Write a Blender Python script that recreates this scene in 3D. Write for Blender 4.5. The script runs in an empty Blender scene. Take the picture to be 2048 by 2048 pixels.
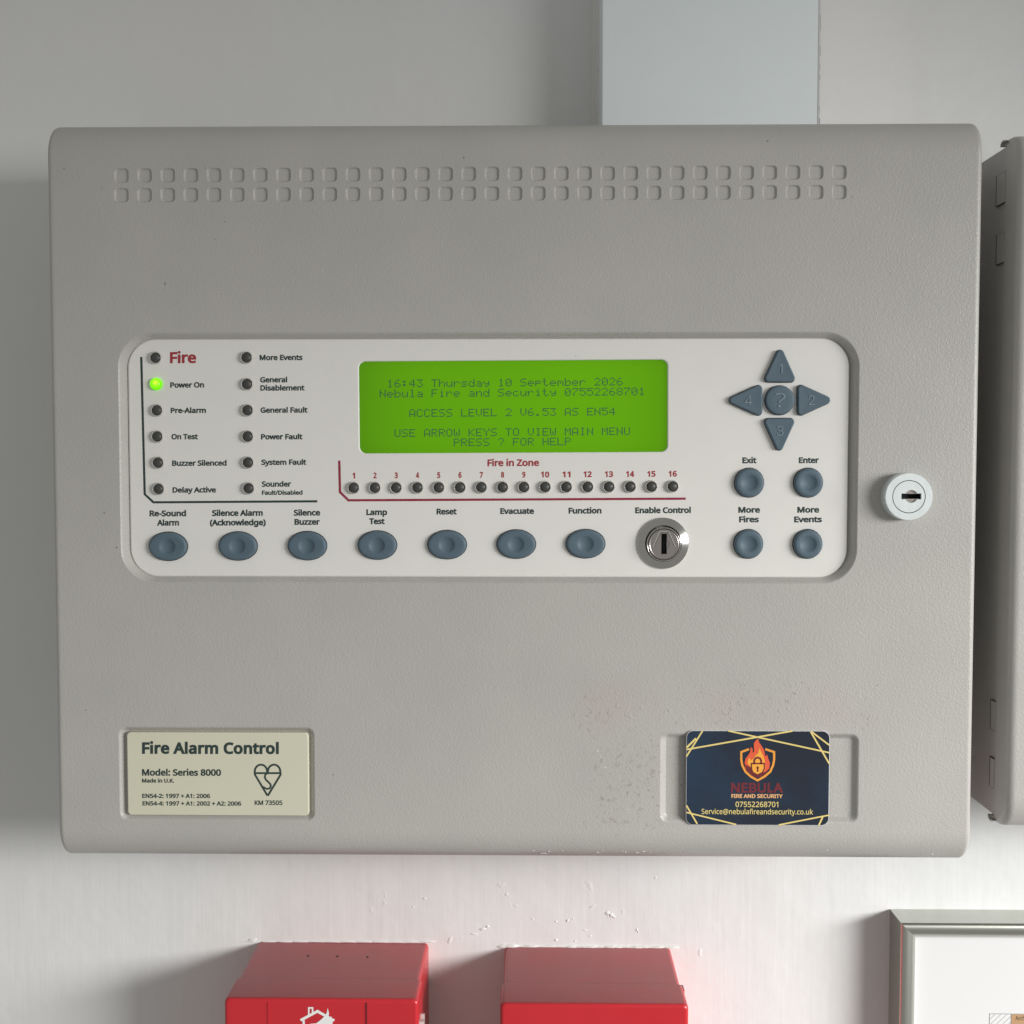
import bpy, math, random
from math import sin, cos, pi, radians, hypot
from mathutils import Vector, Matrix, Euler
from mathutils.geometry import delaunay_2d_cdt

random.seed(7)
scene = bpy.context.scene
COL = scene.collection

# ------------------------------------------------------------------ camera
# metres; the wall is the plane y = 0, the camera stands 0.603 m in front of it
FPX = 2450.0                       # focal length in pixels of the 2048 px photograph
DIST = 0.603
PITCH = math.atan(117 / FPX)       # looking slightly down
YAW = math.atan(38 / FPX)          # and slightly to the left
ROT = Euler((pi / 2 - PITCH, 0, YAW), 'XYZ').to_matrix()
CAM = Vector((0, -DIST, 0))
cd = bpy.data.cameras.new('camera')
cam = bpy.data.objects.new('camera', cd)
COL.objects.link(cam)
cam.location = CAM
cam.rotation_euler = (pi / 2 - PITCH, 0, YAW)
cd.sensor_width = 36
cd.lens = FPX / 2048 * 36
cd.clip_start = 0.01
cd.clip_end = 50
scene.camera = cam

# ------------------------------------------------------------------ light
world = bpy.data.worlds.new('World')
scene.world = world
world.use_nodes = True
bg = world.node_tree.nodes['Background']
bg.inputs[0].default_value = (1.0, 0.99, 0.945, 1)
bg.inputs[1].default_value = 0.305

def area_lamp(name, loc, target, sx, sy, power, col, spread):
    ld = bpy.data.lights.new(name, 'AREA')
    ld.shape = 'RECTANGLE'
    ld.size, ld.size_y = sx, sy
    ld.energy = power
    ld.color = col
    ld.spread = radians(spread)
    lo = bpy.data.objects.new(name, ld)
    COL.objects.link(lo)
    lo.location = loc
    d = Vector(target) - Vector(loc)
    lo.rotation_euler = d.to_track_quat('-Z', 'Y').to_euler()
    return lo

area_lamp('window_light', (1.30, -0.90, 0.08), (0.18, 0, -0.50), 0.95, 0.34, 6.0, (1.0, 0.985, 0.965), 62)

scene.view_settings.view_transform = 'Standard'
scene.view_settings.look = 'None'
scene.view_settings.exposure = 0
scene.view_settings.gamma = 1
scene.render.engine = 'CYCLES'
scene.cycles.max_bounces = 10
scene.cycles.diffuse_bounces = 8

# ------------------------------------------------------------------ helpers
def ray(px, py):
    return ROT @ Vector(((px - 1024) / FPX, -(py - 1024) / FPX, -1))
def P(px, py, y):
    """point of the plane Y = y seen at this spot of the photograph"""
    d = ray(px, py)
    return CAM + d * ((y + DIST) / d.y)
def PX(px, py, X):
    d = ray(px, py)
    return CAM + d * ((X - CAM.x) / d.x)
FRONT = -0.090
def mpx(y):                        # metres per photograph pixel in the plane Y = y
    return (y + DIST) / FPX

WORLD = {}
def tag(o, label=None, cat=None, group=None, kind=None):
    if label: o['label'] = label
    if cat: o['category'] = cat
    if group: o['group'] = group
    if kind: o['kind'] = kind
    return o
def place(o, loc, parent):
    WORLD[o.name] = Vector(loc)
    if parent is not None:
        o.parent = parent
        o.location = Vector(loc) - WORLD[parent.name]
    else:
        o.location = loc
    return o
def thing(name, loc, label, cat, group=None):
    o = bpy.data.objects.new(name, None)
    o.empty_display_size = 0.02
    COL.objects.link(o)
    place(o, loc, None)
    return tag(o, label, cat, group)

class MB:
    """collects faces, builds ONE mesh object"""
    def __init__(s):
        s.v, s.f, s.sm, s.mi = [], [], [], []
    def add(s, verts, faces, smooth=False, mi=0):
        n = len(s.v)
        s.v += [tuple(v) for v in verts]
        for f in faces:
            s.f.append([i + n for i in f]); s.sm.append(smooth); s.mi.append(mi)
    def loft(s, loops, smooth=True, mi=0, cap=False, closed=True):
        n = len(loops[0]); vs = [p for l in loops for p in l]; fs = []
        for a in range(len(loops) - 1):
            for i in range(n if closed else n - 1):
                j = (i + 1) % n
                fs.append([a * n + i, a * n + j, (a + 1) * n + j, (a + 1) * n + i])
        s.add(vs, fs, smooth, mi)
        if cap:
            s.add(loops[-1], [list(range(n))], False, mi)
    def box(s, a, b, mi=0):
        x0, y0, z0 = a; x1, y1, z1 = b
        vs = [(x, y, z) for x in (x0, x1) for y in (y0, y1) for z in (z0, z1)]
        s.add(vs, [[0, 1, 3, 2], [4, 6, 7, 5], [0, 4, 5, 1], [2, 3, 7, 6], [0, 2, 6, 4], [1, 5, 7, 3]], False, mi)
    def holed(s, outer, holes, y, mi=0):
        """flat face in the plane Y = y; loops are (x, z) lists"""
        vs, es = [], []
        for l in [outer] + holes:
            n = len(vs)
            vs += [Vector((p[0], p[1])) for p in l]
            es += [(n + i, n + (i + 1) % len(l)) for i in range(len(l))]
        ov, oe, of, *_ = delaunay_2d_cdt(vs, es, [], 0, 1e-9)
        bbs = [(min(p[0] for p in h), max(p[0] for p in h), min(p[1] for p in h), max(p[1] for p in h)) for h in holes]
        keep = []
        for f in of:
            c = sum((ov[i] for i in f), Vector((0, 0))) / len(f)
            if not inside(c, outer): continue
            if any(b[0] < c.x < b[1] and b[2] < c.y < b[3] and inside(c, h) for b, h in zip(bbs, holes)): continue
            keep.append(list(f))
        s.add([(p.x, y, p.y) for p in ov], keep, False, mi)
    def build(s, name, mats, parent=None, origin=None, fix=True):
        if not isinstance(mats, (list, tuple)): mats = [mats]
        if origin is None:
            xs, ys, zs = zip(*s.v)
            origin = ((min(xs) + max(xs)) / 2, (min(ys) + max(ys)) / 2, (min(zs) + max(zs)) / 2)
        o3 = Vector(origin)
        me = bpy.data.meshes.new(name)
        me.from_pydata([Vector(v) - o3 for v in s.v], [], s.f)
        for m in mats: me.materials.append(m)
        me.polygons.foreach_set('use_smooth', s.sm)
        me.polygons.foreach_set('material_index', s.mi)
        me.update()
        if fix:
            import bmesh
            bm = bmesh.new(); bm.from_mesh(me)
            bmesh.ops.remove_doubles(bm, verts=bm.verts, dist=1e-7) if False else None
            bmesh.ops.recalc_face_normals(bm, faces=bm.faces)
            bm.to_mesh(me); bm.free()
        o = bpy.data.objects.new(name, me)
        COL.objects.link(o)
        return place(o, origin, parent)

def inside(c, poly):
    x, y = c[0], c[1]; r = False; j = len(poly) - 1
    for i in range(len(poly)):
        xi, yi = poly[i][0], poly[i][1]; xj, yj = poly[j][0], poly[j][1]
        if (yi > y) != (yj > y) and x < (xj - xi) * (y - yi) / (yj - yi) + xi: r = not r
        j = i
    return r

def rrect(x0, x1, z0, z1, r, n=8):
    r = max(r, 1e-5); out = []
    for cx, cz, a0 in ((x1 - r, z1 - r, 0), (x0 + r, z1 - r, 90), (x0 + r, z0 + r, 180), (x1 - r, z0 + r, 270)):
        for k in range(n + 1):
            a = radians(a0 + 90 * k / n)
            out.append((cx + r * cos(a), cz + r * sin(a)))
    return out
def circ(cx, cz, r, n=40, rz=None):
    rz = rz or r
    return [(cx + r * cos(2 * pi * k / n), cz + rz * sin(2 * pi * k / n)) for k in range(n)]
def at(loop, y):
    return [(p[0], y, p[1]) for p in loop]
def shrink(loop, d):
    """move a convex counter-clockwise loop inwards by d"""
    n = len(loop); out = []
    for i in range(n):
        a, b, c = loop[i - 1], loop[i], loop[(i + 1) % n]
        t = Vector((c[0] - a[0], c[1] - a[1]))
        if t.length < 1e-12: out.append(b); continue
        t.normalize()
        out.append((b[0] - t.y * d, b[1] + t.x * d))
    return out
def round_poly(pts, r, n=6):
    """round the corners of a counter-clockwise polygon"""
    out = []; m = len(pts)
    for i in range(m):
        a, b, c = Vector(pts[i - 1]), Vector(pts[i]), Vector(pts[(i + 1) % m])
        u = (a - b).normalized(); w = (c - b).normalized()
        ang = u.angle(w); t = min(r / math.tan(ang / 2), (a - b).length * .45, (c - b).length * .45)
        rr = t * math.tan(ang / 2)
        cc = b + (u + w).normalized() * (rr / sin(ang / 2))
        s0 = b + u * t - cc; s1 = b + w * t - cc
        a0 = math.atan2(s0.y, s0.x); a1 = math.atan2(s1.y, s1.x)
        da = (a1 - a0 + pi) % (2 * pi) - pi
        for k in range(n + 1):
            g = a0 + da * k / n
            out.append((cc.x + rr * cos(g), cc.y + rr * sin(g)))
    return out
def pxloop(pts, y):
    return [(P(a, b, y).x, P(a, b, y).z) for a, b in pts]
def pxrect(x0, y0, x1, y1, y):
    a, b, c, d = P(x0, y0, y), P(x1, y0, y), P(x0, y1, y), P(x1, y1, y)
    return (a.x + c.x) / 2, (b.x + d.x) / 2, (c.z + d.z) / 2, (a.z + b.z) / 2

def stroke(pts, w, closed=False):
    """polyline in (x, z) as a list of quads of width w (mitred)"""
    n = len(pts); L, R = [], []
    for i in range(n):
        p = Vector(pts[i])
        a = Vector(pts[i - 1]) if (i > 0 or closed) else None
        c = Vector(pts[(i + 1) % n]) if (i < n - 1 or closed) else None
        t1 = (p - a).normalized() if a is not None else (c - p).normalized()
        t2 = (c - p).normalized() if c is not None else t1
        n1 = Vector((-t1.y, t1.x)); n2 = Vector((-t2.y, t2.x))
        m = (n1 + n2)
        m = m.normalized() if m.length > 1e-6 else n1
        k = w / 2 / max(0.35, m.dot(n1))
        L.append(tuple(p + m * k)); R.append(tuple(p - m * k))
    qs = []
    for i in range(n if closed else n - 1):
        j = (i + 1) % n
        qs.append((L[i], L[j], R[j], R[i]))
    return qs
def flat_quads(mb, qs, y, mi=0):
    for q in qs:
        mb.add([(p[0], y, p[1]) for p in q], [list(range(len(q)))], False, mi)

# ------------------------------------------------------------------ materials
def principled(name, col, rough=0.5, metal=0.0, spec=0.5):
    m = bpy.data.materials.new(name); m.use_nodes = True
    b = m.node_tree.nodes['Principled BSDF']
    b.inputs['Base Color'].default_value = (*col, 1)
    b.inputs['Roughness'].default_value = rough
    b.inputs['Metallic'].default_value = metal
    b.inputs['Specular IOR Level'].default_value = spec
    return m, m.node_tree, b
def nd(nt, kind, **kw):
    n = nt.nodes.new(kind)
    for k, v in kw.items():
        if k.startswith('i_'): n.inputs[k[2:].replace('_', ' ')].default_value = v
        else: setattr(n, k, v)
    return n
def noise(nt, scale, detail=3, rough=0.5, vec=None, stretch=None):
    t = nd(nt, 'ShaderNodeTexNoise'); t.inputs['Scale'].default_value = scale
    t.inputs['Detail'].default_value = detail; t.inputs['Roughness'].default_value = rough
    g = nd(nt, 'ShaderNodeNewGeometry') if vec is None else None
    src = g.outputs['Position'] if g else vec
    if stretch:
        mp = nd(nt, 'ShaderNodeMapping'); mp.inputs['Scale'].default_value = stretch
        nt.links.new(src, mp.inputs[0]); src = mp.outputs[0]
    nt.links.new(src, t.inputs['Vector'])
    return t.outputs['Fac']
def ramp(nt, src, stops):
    r = nd(nt, 'ShaderNodeValToRGB')
    e = r.color_ramp.elements
    e[0].position, e[0].color = stops[0][0], (*([stops[0][1]] * 3 if not isinstance(stops[0][1], tuple) else stops[0][1]), 1)
    e[1].position, e[1].color = stops[-1][0], (*([stops[-1][1]] * 3 if not isinstance(stops[-1][1], tuple) else stops[-1][1]), 1)
    for p, c in stops[1:-1]:
        q = e.new(p); q.color = (*([c] * 3 if not isinstance(c, tuple) else c), 1)
    nt.links.new(src, r.inputs[0])
    return r.outputs[0]
def math_(nt, op, a, b):
    n = nd(nt, 'ShaderNodeMath', operation=op)
    for i, v in enumerate((a, b)):
        if isinstance(v, (int, float)): n.inputs[i].default_value = v
        else: nt.links.new(v, n.inputs[i])
    return n.outputs[0]
def mixc(nt, fac, a, b):
    n = nd(nt, 'ShaderNodeMix', data_type='RGBA')
    for sock, v in ((n.inputs[0], fac), (n.inputs[6], a), (n.inputs[7], b)):
        if isinstance(v, (int, float)): sock.default_value = v
        elif isinstance(v, tuple): sock.default_value = (*v, 1)
        else: nt.links.new(v, sock)
    return n.outputs[2]
def bump(nt, b, height, strength, dist, prev=None):
    n = nd(nt, 'ShaderNodeBump'); n.inputs['Strength'].default_value = strength
    n.inputs['Distance'].default_value = dist
    nt.links.new(height, n.inputs['Height'])
    if prev is not None: nt.links.new(prev, n.inputs['Normal'])
    nt.links.new(n.outputs[0], b.inputs['Normal'])
    return n.outputs[0]
def boxmask(nt, x0, x1, z0, z1, soft):
    g = nd(nt, 'ShaderNodeNewGeometry'); s = nd(nt, 'ShaderNodeSeparateXYZ')
    nt.links.new(g.outputs['Position'], s.inputs[0])
    def edge(v, e, sgn):
        n = nd(nt, 'ShaderNodeMapRange', interpolation_type='SMOOTHSTEP')
        n.inputs['From Min'].default_value = e - soft; n.inputs['From Max'].default_value = e + soft
        n.inputs['To Min'].default_value = 0 if sgn > 0 else 1; n.inputs['To Max'].default_value = 1 if sgn > 0 else 0
        nt.links.new(v, n.inputs['Value']); return n.outputs[0]
    a = math_(nt, 'MULTIPLY', edge(s.outputs[0], x0, 1), edge(s.outputs[0], x1, -1))
    c = math_(nt, 'MULTIPLY', edge(s.outputs[2], z0, 1), edge(s.outputs[2], z1, -1))
    return math_(nt, 'MULTIPLY', a, c)

# grey powder coat with an orange-peel skin, dusty smudges above the card
def powder_coat():
    m, nt, b = principled('grey_powder_coat', (0.46, 0.448, 0.425), 0.38, 0, 0.5)
    peel = noise(nt, 1450, 2, 0.55)
    fine = noise(nt, 2300, 1, 0.5)
    big = noise(nt, 26, 3, 0.55)
    base = mixc(nt, ramp(nt, big, [(0.3, 0.0), (0.7, 1.0)]), (0.445, 0.435, 0.412), (0.475, 0.462, 0.438))
    a = P(1160, 1450, FRONT); c = P(1760, 1372, FRONT)
    mask = boxmask(nt, a.x, c.x, a.z - .002, c.z, 0.006)
    spk = ramp(nt, noise(nt, 420, 4, 0.75), [(0.56, 0.0), (0.66, 1.0)])
    cl = ramp(nt, noise(nt, 60, 3, 0.6), [(0.42, 0.0), (0.62, 1.0)])
    dirt = math_(nt, 'MULTIPLY', math_(nt, 'MULTIPLY', spk, cl), mask)
    base = mixc(nt, math_(nt, 'MULTIPLY', dirt, 0.75), base, (0.20, 0.16, 0.12))
    pink = math_(nt, 'MULTIPLY', ramp(nt, noise(nt, 38, 3, 0.6), [(0.40, 0.0), (0.66, 1.0)]), mask)
    base = mixc(nt, math_(nt, 'MULTIPLY', pink, 0.28), base, (0.47, 0.375, 0.35))
    a2 = P(1180, 1640, FRONT); c2 = P(1330, 1480, FRONT)
    m2 = boxmask(nt, a2.x, c2.x, a2.z - .004, c2.z, 0.008)
    base = mixc(nt, math_(nt, 'MULTIPLY', math_(nt, 'MULTIPLY', spk, m2), 0.5), base, (0.22, 0.19, 0.16))
    # rare specks of dirt anywhere
    sp = ramp(nt, noise(nt, 260, 1, 0.5), [(0.83, 0.0), (0.84, 1.0)])
    base = mixc(nt, math_(nt, 'MULTIPLY', sp, 0.6), base, (0.15, 0.14, 0.12))
    nt.links.new(base, b.inputs['Base Color'])
    n1 = bump(nt, b, peel, 0.6, 0.00025)
    n2 = bump(nt, b, fine, 0.25, 0.00010, n1)
    rough = math_(nt, 'ADD', math_(nt, 'MULTIPLY', dirt, 1.0), spk)
    bump(nt, b, math_(nt, 'MULTIPLY', rough, mask), 0.35, 0.0002, n2)
    return m
M_COAT = powder_coat()

def wall_paint():
    m, nt, b = principled('white_wall_paint', (0.74, 0.745, 0.735), 0.42, 0, 0.4)
    strokes = noise(nt, 260, 4, 0.6, stretch=(1, 1, 0.05))
    strokes2 = noise(nt, 70, 3, 0.6, stretch=(1, 1, 0.14))
    waves = noise(nt, 14, 4, 0.55)
    g = nd(nt, 'ShaderNodeNewGeometry'); s = nd(nt, 'ShaderNodeSeparateXYZ')
    nt.links.new(g.outputs['Position'], s.inputs[0])
    low = nd(nt, 'ShaderNodeMapRange'); low.inputs['From Min'].default_value = -0.02; low.inputs['From Max'].default_value = -0.16
    nt.links.new(s.outputs[2], low.inputs['Value'])          # brushed paint below, rolled above
    n1 = bump(nt, b, math_(nt, 'MULTIPLY', strokes, low.outputs[0]), 0.26, 0.00045)
    n2 = bump(nt, b, math_(nt, 'MULTIPLY', strokes2, math_(nt, 'MULTIPLY', low.outputs[0], ramp(nt, noise(nt, 11, 2, .5), [(.35, .2), (.7, 1.0)]))), 0.5, 0.0007, n1)
    n3 = bump(nt, b, waves, 0.3, 0.006, n2)
    lump = ramp(nt, noise(nt, 45, 5, 0.65), [(0.62, 0.0), (0.74, 1.0)])
    a = P(760, 1900, 0); c = P(1320, 1790, 0)
    n4 = bump(nt, b, math_(nt, 'MULTIPLY', lump, boxmask(nt, a.x, c.x, a.z, c.z, 0.012)), 0.8, 0.0016, n3)
    bump(nt, b, noise(nt, 900, 2, 0.5), 0.12, 0.0002, n4)
    tone = mixc(nt, ramp(nt, noise(nt, 6, 3, 0.5), [(0.3, 0.0), (0.7, 1.0)]), (0.735, 0.755, 0.757), (0.77, 0.762, 0.75))
    nt.links.new(tone, b.inputs['Base Color'])
    return m
M_WALL = wall_paint()

def simple(name, col, rough=0.5, metal=0, spec=0.5, bscale=None, bdist=0.0001, bstr=0.3, var=0.06):
    m, nt, b = principled(name, col, rough, metal, spec)
    f = noise(nt, 90, 4, 0.6)
    lo = tuple(c * (1 - var) for c in col); hi = tuple(min(1, c * (1 + var)) for c in col)
    nt.links.new(mixc(nt, f, lo, hi), b.inputs['Base Color'])
    if bscale: bump(nt, b, noise(nt, bscale, 2, 0.5), bstr, bdist)
    return m
M_PLATE = simple('light_grey_membrane', (0.78, 0.768, 0.738), 0.5, 0, 0.3, 1500, 0.00008, 0.25, 0.03)
M_RUBBER = simple('slate_blue_rubber', (0.094, 0.141, 0.180), 0.55, 0, 0.4, 1700, 0.00006, 0.25, 0.07)
M_RUBBER_HI = simple('highlight_blue_rubber', (0.21, 0.27, 0.31), 0.5, 0, 0.4)  # edge highlights of the raised digits put into a paler rubber colour
M_GAP = simple('dark_gap', (0.02, 0.024, 0.024), 0.7)
M_INK = simple('dark_green_ink', (0.035, 0.058, 0.056), 0.6, 0, 0.2)
M_RED_INK = simple('dark_red_ink', (0.36, 0.045, 0.055), 0.6, 0, 0.2)
M_RED_INK2 = simple('crimson_ink', (0.30, 0.035, 0.065), 0.6, 0, 0.2)
M_LENS = simple('smoked_lens', (0.060, 0.061, 0.057), 0.38, 0, 0.4)
M_COLLAR = simple('clear_grey_collar', (0.50, 0.49, 0.46), 0.25, 0, 0.6)
M_STEEL = simple('polished_steel', (0.58, 0.57, 0.55), 0.15, 1.0, 0.5, 700, 0.00003, 0.3, 0.10)
M_STEEL2 = simple('worn_nickel', (0.50, 0.46, 0.44), 0.30, 1.0, 0.5, 300, 0.0001, 0.3, 0.12)
M_ZINC = simple('bright_zinc', (0.80, 0.87, 0.875), 0.32, 0.3, 0.6, 160, 0.00025, 0.5, 0.09)
M_CREAM = simple('cream_plastic', (0.66, 0.645, 0.51), 0.45, 0, 0.4, 1200, 0.00004, 0.2, 0.03)
M_PVC = simple('white_plastic_trunking', (0.86, 0.93, 0.955), 0.38, 0, 0.4, 20, 0.002, 0.15, 0.02)
M_CAULK = simple('white_caulk', (0.78, 0.78, 0.76), 0.5, 0, 0.4, 300, 0.0004, 0.5)
def red_plastic():
    m, nt, b = principled('red_plastic', (0.53, 0.022, 0.030), 0.30, 0, 0.5)
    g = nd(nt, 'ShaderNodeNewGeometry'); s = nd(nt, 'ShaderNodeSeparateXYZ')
    nt.links.new(g.outputs['Normal'], s.inputs[0])       # grey grazing sheen of upward faces mixed into the colour
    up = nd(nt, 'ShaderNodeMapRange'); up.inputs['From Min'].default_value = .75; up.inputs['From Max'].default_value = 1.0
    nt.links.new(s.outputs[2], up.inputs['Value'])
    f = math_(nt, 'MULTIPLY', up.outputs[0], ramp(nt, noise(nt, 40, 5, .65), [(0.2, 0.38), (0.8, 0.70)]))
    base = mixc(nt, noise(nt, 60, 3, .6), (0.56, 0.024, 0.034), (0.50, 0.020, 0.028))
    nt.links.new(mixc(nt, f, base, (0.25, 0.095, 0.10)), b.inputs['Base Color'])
    return m
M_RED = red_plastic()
M_WHITE = simple('white_print', (0.80, 0.80, 0.79), 0.5)
M_ALU = simple('satin_aluminium', (0.54, 0.545, 0.50), 0.33, 1.0, 0.5, 500, 0.00003, 0.2, 0.03)
M_PAPER = simple('white_paper', (0.70, 0.70, 0.705), 0.6, 0, 0.3, None, 0, 0, 0.01)
M_BROWN = simple('brown_print', (0.45, 0.27, 0.14), 0.6)
M_LINE = simple('grey_print', (0.22, 0.23, 0.23), 0.6)
M_GOLD = simple('gold_print', (0.80, 0.65, 0.24), 0.35, 0, 0.4)
M_ORANGE = simple('orange_print', (0.85, 0.36, 0.06), 0.35, 0, 0.4)
M_FLAME = simple('flame_red_print', (0.78, 0.12, 0.055), 0.35, 0, 0.4)
M_AMBER = simple('amber_print', (0.90, 0.42, 0.06), 0.35, 0, 0.4)
M_MAROON = simple('maroon_print', (0.17, 0.028, 0.036), 0.35, 0, 0.4)
M_SALMON = simple('pale_orange_print', (0.86, 0.48, 0.22), 0.35, 0, 0.4)
M_DOT = simple('dark_crystal', (0.05, 0.145, 0.065), 0.5, 0, 0.2)
M_FLECK = simple('bare_paint_fleck', (0.72, 0.71, 0.68), 0.5)
M_DIRT = simple('dirt', (0.09, 0.08, 0.07), 0.8)
M_TAN = simple('mounting_plate_tan', (0.42, 0.33, 0.26), 0.5)

def card_face():
    m, nt, b = principled('navy_card', (0.02, 0.035, 0.07), 0.16, 0, 0.6)
    f = ramp(nt, noise(nt, 22, 4, 0.6), [(0.38, 0.0), (0.66, 1.0)])
    nt.links.new(mixc(nt, f, (0.018, 0.024, 0.038), (0.018, 0.042, 0.082)), b.inputs['Base Color'])
    return m
M_CARD = card_face()

def lcd():
    m, nt, b = principled('green_backlit_screen', (0.03, 0.09, 0.0), 0.12, 0, 0.3)
    f = noise(nt, 16, 2, 0.5)
    nt.links.new(mixc(nt, f, (0.092, 0.315, 0.0), (0.115, 0.37, 0.0)), b.inputs['Emission Color'])
    # the backlight is weaker towards the rim and strongest right of the middle
    tc = nd(nt, 'ShaderNodeTexCoord'); sp = nd(nt, 'ShaderNodeSeparateXYZ'); nt.links.new(tc.outputs['Object'], sp.inputs[0])
    ax = math_(nt, 'POWER', math_(nt, 'ABSOLUTE', math_(nt, 'DIVIDE', sp.outputs[0], 0.066), 0), 6)
    az = math_(nt, 'POWER', math_(nt, 'ABSOLUTE', math_(nt, 'DIVIDE', sp.outputs[2], 0.0205), 0), 6)
    hot = math_(nt, 'POWER', math_(nt, 'ABSOLUTE', math_(nt, 'DIVIDE', math_(nt, 'SUBTRACT', sp.outputs[0], 0.018), 0.06), 0), 2)
    e = math_(nt, 'SUBTRACT', 0.90, math_(nt, 'MULTIPLY', ax, 0.20))
    e = math_(nt, 'SUBTRACT', e, math_(nt, 'MULTIPLY', az, 0.14))
    e = math_(nt, 'SUBTRACT', e, math_(nt, 'MULTIPLY', hot, 0.07))
    nt.links.new(e, b.inputs['Emission Strength'])
    return m
M_LCD = lcd()

def led_on():
    m, nt, b = principled('lit_green_lens', (0.1, 0.4, 0.0), 0.2, 0, 0.5)
    tc = nd(nt, 'ShaderNodeTexCoord')
    s = nd(nt, 'ShaderNodeMapping'); s.inputs['Location'].default_value = (0, 0, -0.0005); s.inputs['Scale'].default_value = (1, 0, 1)
    nt.links.new(tc.outputs['Object'], s.inputs[0])
    l = nd(nt, 'ShaderNodeVectorMath', operation='LENGTH'); nt.links.new(s.outputs[0], l.inputs[0])
    d = math_(nt, 'DIVIDE', l.outputs['Value'], 0.003)
    c = ramp(nt, d, [(0.08, (0.80, 0.93, 0.06)), (0.42, (0.30, 0.93, 0.015)), (0.9, (0.11, 0.55, 0.0))])
    nt.links.new(c, b.inputs['Emission Color'])
    b.inputs['Emission Strength'].default_value = 1.0
    return m
M_LIT = led_on()
def clear():
    m, nt, b = principled('clear_plastic', (0.80, 0.79, 0.77), 0.12, 0, 0.6)
    b.inputs['Transmission Weight'].default_value = 0.35
    b.inputs['IOR'].default_value = 1.4
    return m
M_CLEAR = clear()

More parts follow.
